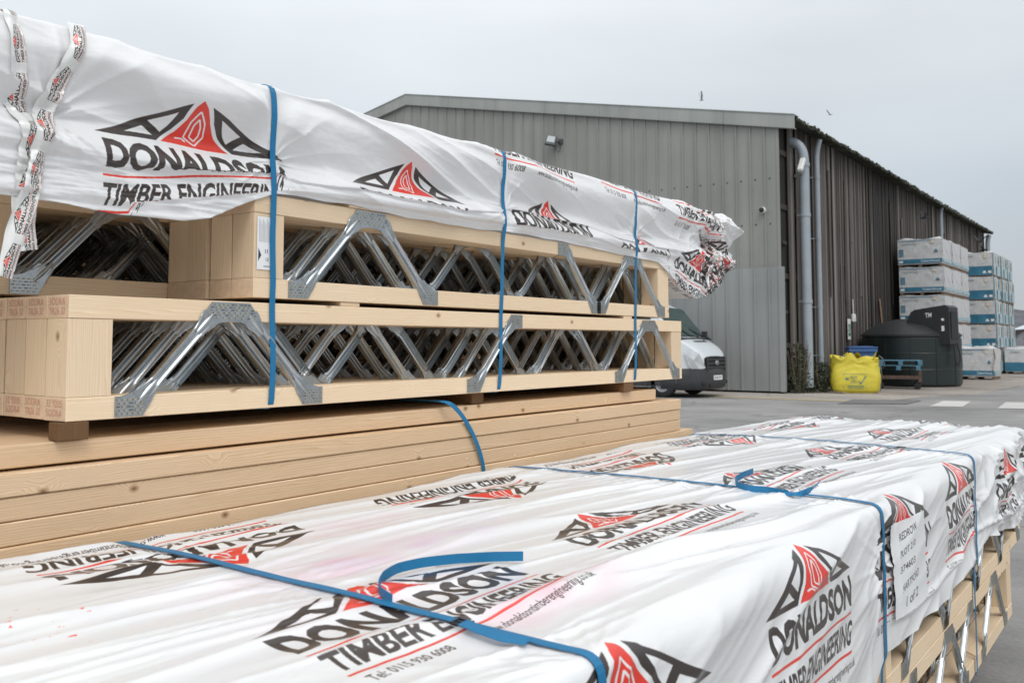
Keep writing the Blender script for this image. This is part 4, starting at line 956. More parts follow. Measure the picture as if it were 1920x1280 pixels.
M['clad'] = steelsheet('grey_coated_steel', (0.25, 0.25, 0.235)); M['clad2'] = steelsheet('paler_coated_steel', (0.265, 0.276, 0.272)); M['trim'] = steelsheet('light_steel_flashing', (0.30, 0.315, 0.30))
def timberclad():
    m, n, l, b = mat('weathered_board_cladding')
    at = N(n, 'ShaderNodeAttribute', attribute_name='tone'); t = N(n, 'ShaderNodeTexCoord'); mp_ = N(n, 'ShaderNodeMapping'); mp_.inputs['Scale'].default_value = (20, 20, 0.5); l.new(t.outputs['Object'], mp_.inputs[0])
    z = N(n, 'ShaderNodeTexNoise', Scale=1.5, Detail=6.0, Roughness=0.65); l.new(mp_.outputs[0], z.inputs[0])
    z2 = N(n, 'ShaderNodeTexNoise', Scale=0.35, Detail=4.0); l.new(t.outputs['Object'], z2.inputs[0])
    a = N(n, 'ShaderNodeMath', operation='MULTIPLY_ADD'); l.new(at.outputs['Fac'], a.inputs[0]); a.inputs[1].default_value = 0.55; l.new(z.outputs[0], a.inputs[2])
    a2 = N(n, 'ShaderNodeMath', operation='MULTIPLY_ADD'); l.new(z2.outputs[0], a2.inputs[0]); a2.inputs[1].default_value = 0.45; l.new(a.outputs[0], a2.inputs[2])
    mu = N(n, 'ShaderNodeMath', operation='MULTIPLY'); l.new(a2.outputs[0], mu.inputs[0]); mu.inputs[1].default_value = 0.55
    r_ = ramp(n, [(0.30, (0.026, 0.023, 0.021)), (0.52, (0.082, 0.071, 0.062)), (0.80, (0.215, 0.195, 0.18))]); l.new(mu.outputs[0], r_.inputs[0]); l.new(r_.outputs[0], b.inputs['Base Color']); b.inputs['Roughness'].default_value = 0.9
    return m
M['board_clad'] = timberclad()
M['mossroof'] = simple('mossy_fibre_cement', (0.062, 0.062, 0.048), 0.95, var=0.55, scale=3.0, bump=0.6)
M['dark'] = simple('dark_interior', (0.018, 0.016, 0.015), 0.95)
M['pipe'] = simple('grey_plastic_pipe', (0.30, 0.34, 0.37), 0.45, var=0.08, scale=2)
WH = empty('warehouse', (GX, GY, 0), 'large grey steel gable warehouse with weathered timber board side wall', 'warehouse')
RX, RZ, EVZ = -22.28, 10.10, 7.40
def gz(x):                                                            # underside of the gable flashing
    return RZ - 0.02 - (RZ - EVZ) * abs(x - RX) / (GX - RX)
def wl_(v): return Vector(v) - Vector((GX, GY, 0))
SEAM = 3.36
def ribs(b, x0, x1, zlo, zhi, yoff, pitch=0.407, mi=0):
    """trapezoid-ribbed sheet, front facing -Y"""
    x = x1; prof = []
    while x > x0 + pitch:
        prof += [(x, 0), (x - 0.335, 0), (x - 0.352, -0.038), (x - 0.390, -0.038), (x - pitch, 0)]; x -= pitch
    prof.append((x0, 0)); xs = []
    for p in prof:
        if not xs or abs(p[0] - xs[-1][0]) > 1e-4: xs.append(p)
    vs = []; fs = []
    for (px_, d) in xs:
        for z_ in (zlo(px_) if callable(zlo) else zlo, zhi(px_) if callable(zhi) else zhi): vs.append(wl_((px_, GY + yoff + d, z_)))
    for i in range(len(xs) - 1): fs.append((2 * i, 2 * i + 1, 2 * i + 3, 2 * i + 2)[::-1])
    b.add(vs, fs, mi)
b = MB(); ribs(b, -36.0, GX - 0.06, SEAM, gz, 0.0); b.add([wl_(v) for v in ((-36, GY + .03, 0), (GX - .02, GY + .03, 0), (GX - .02, GY + .03, EVZ - .02), (RX, GY + .03, RZ - .05), (-36, GY + .03, gz(-36)))], [(0, 1, 2, 3, 4)], 1)
b.box(GX - .10 - GX, GX - .03 - GX, -.025, .05, 0.05, EVZ - 0.05, 0.004, 0)
rbolt = random.Random(2)
for zc in (5.85, 4.6):
    x = GX - 0.3
    while x > -30:
        b.box(x - GX - .018, x - GX + .018, -.012, -.001, zc - .018 + (GX - x) * 0.0, zc + .018, 0, 2); x -= 0.407
b.build('gable_cladding', [M['clad'], M['dark'], M['wire']], WH)
b = MB(); ribs(b, -36.0, GX + 0.03, 0.06, SEAM + 0.05, -0.05); b.box(-.08, .055, -.085, .05, 0.05, SEAM + 0.05, 0.004); b.build('lower_cladding', [M['clad2']], WH)
b = MB()
for sx in (-1, 1):
    xe = GX + 0.46 if sx > 0 else RX - (GX + 0.46 - RX)
    n_ = 7
    for i in range(n_):
        xa, xb = RX + (xe - RX) * i / n_, RX + (xe - RX) * (i + 1) / n_ - sx * 0.006; za, zb_ = gz(xa), gz(xb)
        for (o0, o1, y0, y1) in ((-0.16, 0.19, -.13, -.09), (0.192, 0.215, -.15, .25), (-0.185, -0.162, -.13, .02)):
            vs = [wl_((x_, GY + y_, z_ + o_)) for (x_, z_) in ((xa, za), (xb, zb_)) for y_ in (y0, y1) for o_ in (o0, o1)]
            b.add(vs, [(0, 1, 3, 2), (4, 6, 7, 5), (0, 4, 5, 1), (2, 3, 7, 6), (0, 2, 6, 4), (1, 5, 7, 3)])
b.build('gable_flashing', [M['trim']], WH)
# corrugated roof
b = MB(); rows = []
ny = int((57.1 - GY) / 0.05)
for (x_, z_) in ((GX + 0.44, gz(GX + 0.44) + 0.14), (GX - 4, gz(GX - 4) + 0.14), (RX, RZ + 0.16), (RX - 13.6, gz(RX - 13.6) + .14)):
    rows.append([wl_((x_ + (0.03 * math.sin(j * 0.23) + 0.02 * math.sin(j * 1.7) if z_ < 8 else 0), GY + 0.1 + j * 0.05, z_ + 0.035 * math.sin(j * 0.05 / 0.146 * 2 * math.pi) + 0.03 * math.sin(j * 0.011))) for j in range(ny)])
b.grid(rows); rows2 = [[v - Vector((0, 0, 0.06)) for v in r_] for r_ in rows]; b.grid([r_[::-1] for r_ in rows2]); b.grid([rows2[0], rows[0]])
b.build('roof', [M['mossroof']], WH)
b = MB(); rm = random.Random(9)
for j in range(360):                                                  # clumps of moss along the eaves edge
    y = GY + 0.3 + j * 0.09 + rm.uniform(-.03, .03); s_ = rm.uniform(.02, .06); c = wl_((GX + 0.43 + rm.uniform(-.04, .03), y, gz(GX + .43) + 0.15 + rm.uniform(-.04, .03)))
    b.add([c + Vector((s_ * math.cos(a) * rm.uniform(.5, 1.2), s_ * 1.5 * math.sin(a), rm.uniform(-.02, .02))) for a in (0, 1.2, 2.5, 3.8, 5)] + [c + Vector((0, 0, s_))], [(0, 1, 5), (1, 2, 5), (2, 3, 5), (3, 4, 5), (4, 0, 5)])
b.build('eaves_moss', [simple('dark_moss', (0.04, 0.045, 0.022), 1.0, var=0.5, scale=6)], WH)
# side wall: weathered vertical boards of uneven depth and tone
b = MB(); y = GY + 0.62; rc = random.Random(21)
while y < 56.9:
    w = rc.uniform(0.085, 0.20); x_ = GX - 0.03 + rc.choice((0, 0, 0.022, 0.022, 0.045)) + rc.uniform(-.006, .006); tone = rc.random() ** 1.3
    if rc.random() < 0.07: tone = 1.5
    if rc.random() < 0.10: tone = -0.3
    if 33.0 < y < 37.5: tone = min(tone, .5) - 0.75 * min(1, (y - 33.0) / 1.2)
    zb0 = rc.uniform(0.05, 0.25); lean = rc.uniform(-.02, .02) if rc.random() < .9 else rc.uniform(-.10, .10)
    if rc.random() < 0.06:
        z_ = rc.uniform(1.5, 5); 
        b.box(x_ - .022 - GX, x_ - GX, y - GY, y + w - GY, z_, EVZ + .08, 0, 0, tone); b.box(x_ - .04 - GX, x_ - .012 - GX, y - GY, y + w - GY, zb0, z_ - .03, 0, 0, rc.random())
    else:
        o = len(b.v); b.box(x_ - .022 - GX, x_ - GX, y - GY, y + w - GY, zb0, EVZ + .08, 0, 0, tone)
        b.v[o:] = [(vx, vy + (lean if vz < 1 else 0), vz) for vx, vy, vz in b.v[o:]]
    y += w + (rc.uniform(0.004, 0.02) if rc.random() < .85 else rc.uniform(.03, .06))
for k in range(9):                                                    # slipped, leaning boards
    y = (28.7, 33.5, 38, 42, 46, 50, 30.3, 36.2, 52)[k]; mt = Matrix.Translation((0.03, y - GY, 3.2 + rc.uniform(0, 1.5))) @ Matrix.Rotation(rc.uniform(-.07, .09), 4, 'X')
    b.box(-.012, .012, -.06, .06, -1.9, 2.0, 0, 0, rc.random() * .8, mt)
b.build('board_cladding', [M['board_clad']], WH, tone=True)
b = MB(); b.box(-0.14, -0.10, 0.12, 32.4, 0.0, EVZ + .05); b.box(-9, -.15, 32.4, 32.45, 0, EVZ + .3); b.box(-.55, -.14, .06, .10, 0, EVZ); 
for z_ in (1.3, 3.2, 5.1, 6.6): b.box(-.18, -.055, .15, 1.4, z_ - .09, z_ + .06, .01, 1)
for z_ in (2.2, 4.1): b.box(-.10, -.03, .2, .5, z_ - .05, z_ + .04, .01, 1)
b.build('back_frame', [M['dark'], M['board_clad']], WH)
def pipe(pts, r, label, brs):
    b = MB(); P = [wl_(p) for p in pts]; b.tube(relax(smooth_path(P, 60), 3), r, 16)
    top = max(P, key=lambda p: p.z)
    for z_ in brs:
        bx = P[-1] if True else 0; c = Vector((P[-1].x, P[-1].y, z_)); b.tube([c - Vector((0, 0, .05)), c + Vector((0, 0, .05))], r * 1.14, 16); b.box(c.x - .22, c.x, c.y - .03, c.y + .03, z_ - .015, z_ + .015)
    o = b.build('downpipe', [M['pipe']], WH, smooth=True); o.data.set_sharp_from_angle(angle=R(40)); o['label'] = label
pipe([(GX - .3, 25.45, 7.02), (GX - .02, 25.45, 7.02), (GX + .14, 25.45, 6.96), (GX + .30, 25.45, 6.78), (GX + .34, 25.45, 6.5), (GX + .34, 25.45, 0.15)], 0.13, 'thick grey downpipe with a bend at the top, at the corner', (6.3, 4.9, 2.5))
pipe([(GX + .30, 27.0, 7.3), (GX + .24, 27.0, 7.1), (GX + .20, 27.0, 6.9), (GX + .20, 27.0, 0.2)], 0.075, 'thin grey downpipe beside the corner', (6.2, 4.4, 2.4, 1.0))
pipe([(GX + .34, 44.3, 7.5), (GX + .22, 44.3, 7.3), (GX + .20, 44.3, 0.2)], 0.075, 'thin downpipe in the middle of the side wall', (5, 3))
pipe([(GX + .30, 56.6, 7.3), (GX + .22, 56.6, 7.0), (GX + .20, 56.6, 0.2)], 0.12, 'downpipe at the far corner', (5, 3))

# lamps and cameras on the walls
M['lampbody'] = simple('dark_lamp_housing', (0.06, 0.065, 0.07), 0.45); M['glass'] = simple('pale_lamp_glass', (0.42, 0.45, 0.47), 0.15, var=0.05)
M['whiteplastic'] = simple('white_plastic', (0.72, 0.72, 0.70), 0.4, var=0.04)
c = pt(1033, 264, Y=GY - .25); e = empty('floodlight', c, 'square floodlight on a bracket high on the grey gable', 'floodlight')
mt = Matrix.Rotation(R(-24), 4, 'X') @ Matrix.Rotation(R(28), 4, 'Z')
b = MB(); b.box(-.17, .17, -.05, .05, -.17, .17, .012, 0, .5, mt); b.build('housing', [M['lampbody']], e)
b = MB(); b.box(-.125, .125, -.062, -.0505, -.09, .135, .003, 0, .5, mt); b.build('lamp_glass', [M['glass']], e)
b = MB(); b.tube([(.05, .03, -.02), (.16, .12, -.03), (.22, .235, -.02)], 0.03, 8); b.box(.14, .30, .20, .245, -.10, .06, .01); b.tube([(.12, .1, -.12), (.10, .12, -.30), (.18, .16, -.36), (.22, .2, -.25), (.2, .23, -.1)], .012, 6); b.build('bracket', [M['lampbody']], e)
c = pt(1429, 394, Y=GY - .10); e = empty('security_camera', c, 'small white dome camera on the grey gable near the corner', 'camera')
b = MB(); b.lathe([(0.0, .10), (.085, .10), (.09, .05), (.088, 0), (.07, -.05)], axis=1, seg=20); b.build('housing', [M['whiteplastic']], e, smooth=True)
b = MB(); b.lathe([(.072, -.045), (.06, -.09), (.035, -.115), (0.0, -.12)], axis=1, seg=20); b.build('lens_dome', [M['black']], e, smooth=True)
c = pt(1503, 308, X=GX + .35); e = empty('security_camera', c, 'pale camera on a long arm between the two corner downpipes', 'camera')
b = MB(); b.box(-.07, .07, -.26, .22, -.06, .06, .02, 0, .5, Matrix.Rotation(R(52), 4, 'X')); b.build('housing', [M['whiteplastic']], e)
b = MB(); b.tube([(0, .02, -.05), (-.05, .02, -.22), (-.05, .32, -.24), (-.33, .40, -.24)], .035, 8); b.box(-.30, -.20, .38, .52, -.32, -.14, .01); b.build('arm', [M['trim']], e)
# signs on the board wall
c = pt(1592, 617, X=GX + .06); b = MB(); b.box(0, .012, -.16, .16, -.33, .33, .004); b.box(.012, .016, -.11, .11, -.22, .16, 0, 1); b.add([(.018, -.05, -.12), (.018, .06, -.12), (.018, .0, .0)], [(0, 1, 2)]); b.box(.016, .019, -.03, .01, -.02, .10)
M['green'] = simple('sign_green', (0.02, 0.16, 0.08), 0.4)
tag(b.build('safety_sign', [M['whiteplastic'], M['green']], loc=c), 'small green and white sign on the timber board wall', 'sign')
c = pt(1598, 596, X=GX + .05); b = MB(); b.box(0, .09, -.13, .13, -.13, .13, .02); b.tube([(.09, 0, 0), (.10, 0, 0)], .05, 12); b.tube([(.04, 0, .13), (.03, 0, .6)], .015, 6)
tag(b.build('junction_box', [M['whiteplastic']], loc=c, smooth=False), 'small pale box on the timber board wall above the green sign', 'junction box')
a = pt(1661, 622, X=GX + .5); c = pt(1648, 562, X=GX + .12); b = MB()
d = (c - Vector((a.x, a.y, 0))); L_ = d.length; mt = d.to_track_quat('Z', 'Y').to_matrix().to_4x4(); b.box(-.02, .02, -.12, .12, 0, L_, .004, 0, .5, mt)
M['oldboard'] = simple('brown_weathered_board', (0.22, 0.14, 0.09), 0.85, var=0.3, scale=5)
tag(b.build('leaning_plank', [M['oldboard']], loc=(a.x, a.y, 0)), 'brown plank leaning on the board wall behind the dark tank', 'plank')

# ------------------------------------------------------------------ plants and litter at the corner
M['weed'] = simple('dull_weed_leaf', (0.050, 0.058, 0.030), 0.9, var=0.5, scale=30); M['stem'] = simple('dry_stem', (0.16, 0.13, 0.09), 0.9)
rw = random.Random(3)
def bush(name, loc, rx, ry, h, n, label):
    e = empty(name, loc, label, 'weeds'); b = MB(); s_ = MB()
    for i in range(22):
        a = rw.uniform(0, 6.28); r_ = rw.random() ** .5; x, y = math.cos(a) * rx * r_, math.sin(a) * ry * r_; hh = h * rw.uniform(.5, 1.1)
        s_.tube([(x * .3, y * .3, 0), (x * .7, y * .7, hh * .6), (x, y, hh)], .008, 5)
    for i in range(n):
        a = rw.uniform(0, 6.28); r_ = rw.random() ** .5; z_ = h * rw.random() ** 1.3; k = (1.15 - z_ / h * .6) * (0.75 + .35 * math.sin(a * 3 + z_ * 5)); p = Vector((math.cos(a) * rx * r_ * k, math.sin(a) * ry * r_ * k, z_ + .02))
        u = Vector((rw.gauss(0, 1), rw.gauss(0, 1), rw.gauss(0, .6))).normalized(); v = u.cross(Vector((rw.gauss(0, 1), rw.gauss(0, 1), rw.gauss(0, 1)))).normalized(); l_ = rw.uniform(.03, .075)
        b.add([p - u * l_, p - v * l_ * .35, p + u * l_, p + v * l_ * .35], [(0, 1, 2, 3)])
    b.build('leaves', [M['weed']], e); s_.build('stems', [M['stem']], e)
bush('weed_clump', (-8.42, 25.0, 0), .34, .45, 1.30, 1000, 'straggling weeds around the foot of the thick corner downpipe')
bush('weed_clump', (-8.10, 25.9, 0), .5, .5, 0.8, 900, 'low weeds between the two corner downpipes')
for k, (p0, p1, w, lb) in enumerate((((1490, 728), (1583, 736), .10, 'pale plank on the ground pointing at the yellow bag'), ((1500, 722), (1560, 727), .14, 'short plank lying behind the pale plank by the weeds'), ((1505, 716), (1548, 719), .3, 'brown board lying flat by the thin downpipe'))):
    a, c = pt(*p0, Z=.03), pt(*p1, Z=.03); d = c - a; b = MB(); mt = Matrix.Translation((0, 0, .012 + .03 * k)) @ Matrix.Rotation(math.atan2(d.y, d.x), 4, 'Z'); b.box(0, d.length, -w / 2, w / 2, 0, .028, .003, 0, .5, mt)
    tag(b.build('loose_plank', [simple('loose_plank_%d' % k, ((.30, .25, .19), (.24, .19, .14), (.15, .085, .06))[k], .9, var=.3)], loc=(a.x, a.y, 0)), lb, 'plank')

from mathutils.bvhtree import BVHTree
SB = {}
def lay_on(b, name, org, axis, sgn, off):
    """lay flat print on the bulging bag"""
    out = []
    for v in b.v:
        o = Vector(v); o[axis] = org; d = Vector((0, 0, 0)); d[axis] = sgn; h = SB[name].ray_cast(o, d)[0]
        q = Vector(v); q[axis] = (h[axis] if h is not None else org * .5) - sgn * (off + abs(v[axis]) * 0.0); out.append(tuple(q))
    b.v = out
def sack(name, label, cat, loc, w, d, h, m, rz, bulge, seed, top=0.0, seg=56, rows_=36, smooth=True, extra=()):
    """a soft filled sack: rounded box with wrinkled walls"""
    b = MB(); rows = []
    for j in range(rows_ + 1):
        t = j / rows_; row = []
        for i in range(seg + 1):
            a = 2 * math.pi * i / seg; ca, sa = math.cos(a), math.sin(a); p = 5.0
            k = (abs(ca) ** p + abs(sa) ** p) ** (-1 / p); zz = t * h
            br = 1 + bulge * math.sin(min(1, t * 1.25) * math.pi) - 0.10 * max(0, 0.08 - t) / 0.08
            nn = float(_perlin(np.array([a * 2.2 + (0 if i < seg else -2 * math.pi * 2.2)]), np.array([t * 4.0]), seed)[0]) if 0 < i < seg else 0.0
            n2_ = float(_perlin(np.array([ca * 5 + sa * 3]), np.array([sa * 5 + t * 7]), seed + 1)[0]); fold = 0.05 * n2_ * (0.4 + 1.6 * sm(np.array(t), .55, .85))
            br *= 1 + float(fold); zt_ = zz + top * float(sm(np.array(t), .75, 1)) * float(_perlin(np.array([ca * 2.2 + 4]), np.array([sa * 2.2]), seed + 2)[0])
            row.append((ca * k * w / 2 * br, sa * k * d / 2 * br, zt_))
        rows.append(row)
    rim = rows[-1]; cen = [0, 0, h * .86]
    for f_ in (.93, .8, .5, .15): rows.append([(x * f_, y * f_, z * (f_ ** .4) + cen[2] * (1 - f_ ** .4)) for x, y, z in rim])
    b.grid([r_[::-1] for r_ in rows]); SB[name] = BVHTree.FromPolygons([Vector(v) for v in b.v], b.f); e = empty(name, loc, label, cat, None, rz); b.build('bag_body', m, e, smooth=smooth); return e
M['yellow'] = simple('yellow_woven_plastic', (0.62, 0.52, 0.05), 0.55, var=0.08, scale=3, bump=0.1)
c = pt(1598, 737, Z=0); YB = sack('bulk_bag', 'bulging yellow builders bulk bag with grey straps by the board wall', 'bulk bag', (c.x - .07, c.y + .50, 0), 1.20, 1.02, .96, [M['yellow']], R(20), .09, 31, .30)
M['bluegrey'] = simple('faded_blue_print', (0.10, 0.22, 0.22), .7); M['redprint'] = simple('faded_red_print', (0.62, 0.16, 0.05), .7)
b = MB(); Y0 = -.53; YB_W = 1
def fr(x0, x1, z0, z1, mi=0, y=Y0): b.add([(x0, y, z0), (x1, y, z0), (x1, y, z1), (x0, y, z1)], [(0, 1, 2, 3)], mi)
Y0 = -.605
for (x0, x1, z0, z1) in ((-.33, -.32, .12, .52), (.24, .25, .12, .50), (-.33, .25, .515, .525), (-.22, .20, .16, .175), (-.22, .20, .20, .215), (-.20, .18, .12, .13), (-.16, .04, .285, .295), (-.16, .04, .455, .465), (-.27, -.19, .36, .42)): fr(x0, x1, z0, z1)
for p, q in (((.06, .33), (.10, .25)), ((.10, .25), (.22, .46))): b.add([(p[0], Y0, p[1]), (p[0] + .03, Y0, p[1]), (q[0] + .03, Y0, q[1]), (q[0], Y0, q[1])], [(0, 1, 2, 3)])
text_into(b, 'bag it', (-.14, Y0 - .004, .385), (1, 0, 0), (0, 0, 1), .16, .055, 2, .01); text_into(b, 'right', (-.13, Y0 - .004, .31), (1, 0, 0), (0, 0, 1), .14, .055, 2, .01)
lay_on(b, 'bulk_bag', -2, 1, 1, .010)
b.build('printed_panel', [M['bluegrey'], M['redprint'], M['bluegrey']], YB)
b = MB(); X0 = .70
for (y0, y1, z0, z1, mi) in ((-.30, .30, .62, .70, 0), (-.32, .28, .70, .77, 1), (-.26, .22, .78, .82, 0)): b.add([(X0, y0, z0), (X0, y1, z0), (X0, y1, z1), (X0, y0, z1)], [(0, 1, 2, 3)], mi)
for t, z_ in (('Top grade', .46), ('aggregates', .30), ('for building', .14)): text_into(b, t, (X0, -.30, z_), (0, 1, 0), (0, 0, 1), .56, .075, 1, .015)
lay_on(b, 'bulk_bag', 2, 0, -1, .010)
b.build('side_print', [M['bluegrey'], M['redprint']], YB)
M['greystrap'] = simple('grey_lifting_strap', (0.09, 0.10, 0.11), .7)
b = MB()
b.ribbon(relax(smooth_path([(.60, -.50, .05), (.655, -.545, .5), (.62, -.50, .86)], 20)), Vector((1, 1, 0)), .025, .004)
b.ribbon(relax(smooth_path([(.50, -.42, .85), (.60, -.44, 1.02), (.72, -.30, .92), (.78, -.2, .72), (.60, -.15, .60)], 40), 3), Vector((0.3, 1, .3)), .06, .004)
b.ribbon(relax(smooth_path([(-.25, .30, .85), (-.28, .32, 1.05), (-.05, .36, 1.16), (.05, .34, .95), (0, .3, .8)], 40), 3), Vector((0.3, 1, 0)), .06, .004)
b.ribbon(relax(smooth_path([(-.44, -.40, .82), (-.40, -.38, 1.0), (-.2, -.40, .98), (-.12, -.42, .82)], 40), 3), Vector((0.1, 1, .2)), .06, .004)
b.build('lifting_strap', [M['greystrap']], YB)
b = MB(); b.grid([[(.40 + .16 * u, -.40 + .2 * v, .84 + .30 * u - .22 * (v - .3) ** 2 + .03 * math.sin(u * 9 + v * 5)) for u in [i / 8 for i in range(9)]] for v in [i / 8 for i in range(9)]])
b.grid([[(-.05 + .35 * u, -.30 + .35 * v, .86 + .26 * math.exp(-((u - .35) / .3) ** 2) * (1 - v * .6) + .02 * math.sin(u * 11)) for u in [i / 12 for i in range(13)]] for v in [i / 8 for i in range(9)]])
b.build('bag_flap', [M['yellow']], YB, smooth=True)
M['greenbag'] = simple('green_plastic', (0.0, 0.13, 0.085), .45, var=.2, scale=6)
c = pt(1546, 724, Z=0); GB = sack('rubbish_sack', 'small green plastic sack behind the yellow bulk bag', 'sack', (c.x, c.y + .2, 0), .46, .42, .66, [M['greenbag']], R(10), .05, 47, .3, 40, 24)
b = MB(); b.grid([[(-.42 + .28 * u, -.1 + .1 * v, .48 + .18 * math.sin(u * 3) + .05 * math.sin(v * 6 + u * 4)) for u in [i / 8 for i in range(9)]] for v in [i / 8 for i in range(9)]])
b.grid([[(.10 + .16 * u, -.1 + .12 * v, .62 + .22 * (1 - abs(u - .5) * 2) + .03 * math.sin(v * 6)) for u in [i / 8 for i in range(9)]] for v in [i / 8 for i in range(9)]]); b.build('loose_corner', [M['greenbag']], GB, smooth=True)

# blue bin
M['bluebin'] = simple('blue_plastic_bin', (0.045, 0.12, 0.30), .45, var=.1)
c = pt(1643, 700, X=-7.62); e = empty('wheelie_bin', (-7.85, 28.9, 0), 'blue plastic bin standing behind the yellow bulk bag', 'bin', None, R(25))
b = MB(); vs = [(-.24, -.25, .03), (.24, -.25, .03), (.24, .25, .03), (-.24, .25, .03), (-.36, -.34, 1.12), (.36, -.34, 1.12), (.36, .34, 1.12), (-.36, .34, 1.12)]
b.add(vs, [(0, 3, 2, 1), (0, 1, 5, 4), (1, 2, 6, 5), (2, 3, 7, 6), (3, 0, 4, 7)]); b.box(-.41, .41, -.39, .39, 1.08, 1.20, .02); 
for x in (-.2, 0, .2): b.box(x - .012, x + .012, -.345, -.30, .2, 1.07, .004)
b.build('bin_body', [M['bluebin']], e); b = MB(); b.box(-.42, .42, -.41, .41, 1.202, 1.24, .015); b.box(-.3, .3, -.32, .32, 1.24, 1.262, .01); b.build('lid', [M['bluebin']], e); b = MB(); b.box(-.10, .14, -.352, -.335, .66, .86, .002); b.build('label_patch', [M['paper']], e)

# dark green fuel tank
M['tank'] = simple('dark_green_tank', (0.009, 0.016, 0.015), .42, var=.25, scale=1.5); M['tanktop'] = simple('dark_grey_tank_top', (0.018, 0.021, 0.022), .5, var=.2)
TX, TY, TR = -7.07, 31.8, 1.47
e = empty('fuel_tank', (TX, TY, 0), 'big round dark green fuel tank against the timber board wall', 'tank')
b = MB(); b.lathe([(0, 0.02), (TR * .97, .02), (TR, .08), (TR, .52), (TR * 1.006, .535), (TR, .55), (TR, 1.02), (TR * 1.006, 1.035), (TR, 1.05), (TR, 1.50), (TR * .985, 1.56)], seg=72)
for a in range(0, 360, 30): b.box(TR * .99 * 1.0, TR + .012, -.02, .02, .1, 1.5, .004, 0, .5, Matrix.Rotation(R(a + 12), 4, 'Z'))
b.build('tank_body', [M['tank']], e, smooth=True).data.set_sharp_from_angle(angle=R(14))
b = MB(); b.lathe([(TR * 1.02, 1.555), (TR * 1.02, 1.62), (TR * .97, 1.68), (TR * .8, 1.88), (TR * .55, 2.03), (TR * .3, 2.11), (0, 2.13)], seg=72); b.build('tank_lid', [M['tanktop']], e, smooth=True).data.set_sharp_from_angle(angle=R(40))
b = MB(); mt = Matrix.Translation((.06, -.05, .02)) @ Matrix.Rotation(R(-8), 4, 'Z')
b.prism([(.02, 1.74), (.28, 2.30), (.40, 2.37), (1.32, 2.50), (1.42, 2.43), (1.44, 1.30), (1.0, 1.28), (.9, 1.62)], 1, -.82, -.02, 0, .5, mt)
b.build('pump_housing', [M['tanktop']], e); b = MB(); b.prism([(.84, 1.42), (1.14, 2.28), (1.36, 2.34), (1.40, 1.42)], 1, -.826, -.815, 0, .5, mt)
for z_, h_ in ((2.02, .07), (1.70, .16)): b.box(1.20, 1.28, -.834, -.824, z_, z_ + h_, 0, 1, .5, mt)
b.box(1.442, 1.455, -.70, -.15, 1.45, 2.3, .005, 0, .5, mt); b.build('pump_recess', [M['black'], M['whiteplastic']], e)
b = MB(); text_into(b, 'TM', mt @ Vector((.72, -.823, 2.12)), mt.to_3x3() @ Vector((1, 0, 0.06)), (0, 0, 1), .19, .14, 0, .02); b.build('maker_mark', [M['whiteplastic']], e)
b = MB(); b.tube(relax(smooth_path([mt @ Vector(q) for q in ((1.38, -.45, 1.5), (1.46, -.5, 1.1), (1.50, -.55, .72), (1.56, -.5, .62), (1.60, -.42, .9), (1.50, -.4, 1.35))], 40), 3), .025, 8); b.build('hose', [M['black']], e, smooth=True)

# pallets on a castor trolley
M['bluepal'] = simple('blue_painted_pallet', (0.07, 0.17, 0.24), .8, var=.35, scale=9); M['brownpal'] = simple('brown_old_wood', (0.10, 0.065, 0.05), .9, var=.3, scale=9)
def pallet(name, loc, rz, m, label, w=1.2, d=1.0):
    e = empty(name, loc, label, 'pallet', None, rz); b = MB()
    for i in range(7): y = -d / 2 + i * (d - .10) / 6; b.box(-w / 2, w / 2, y, y + .10, .122, .142, .002)
    b.build('deck', [m], e); b = MB()
    for x in (-w / 2, -.07, w / 2 - .14): b.box(x, x + .14, -d / 2, d / 2, .10, .121, .002)
    for x in (-w / 2, -.07, w / 2 - .14):
        for y in (-d / 2, -.05, d / 2 - .10): b.box(x + .01, x + .13, y, y + .10, .022, .099, .002)
    for x in (-w / 2, -.07, w / 2 - .14): b.box(x, x + .14, -d / 2, d / 2, 0, .021, .002)
    b.build('base', [m], e); return e
TRc = (-6.86, 29.2)
e = empty('trolley', (TRc[0], TRc[1], 0), 'low brown wooden trolley on castors beside the dark tank', 'trolley', None, R(14))
b = MB()
for x in (-.62, .52): b.box(x, x + .10, -.5, .5, .22, .30, .003)
for y in (-.5, .42): b.box(-.62, .62, y, y + .08, .301, .40, .003)
for x in (-.62, .54):
    for y in (-.5, .42): b.box(x, x + .08, y, y + .08, .401, .56, .003)
b.box(-.62, .62, -.05, .05, .301, .36, .003); b.build('frame', [M['brownpal']], e)
for x in (-.5, .5):
    for y in (-.42, .42):
        b = MB(); b.lathe([(0, -.025), (.085, -.025), (.10, -.015), (.10, .015), (.085, .025), (0, .025)], (x, y, .10), 1, 20); b.box(x - .03, x + .03, y - .045, y - .035, .08, .22); b.box(x - .03, x + .03, y + .035, y + .045, .08, .22); b.build('castor', [M['black']], e)
pallet('pallet', (TRc[0], TRc[1], .562), R(14), M['bluepal'], 'faded blue pallet on top of the brown trolley'); pallet('pallet', (TRc[0] + .02, TRc[1] + .05, .708), R(17), M['bluepal'], 'uppermost faded blue pallet of the two on the trolley')

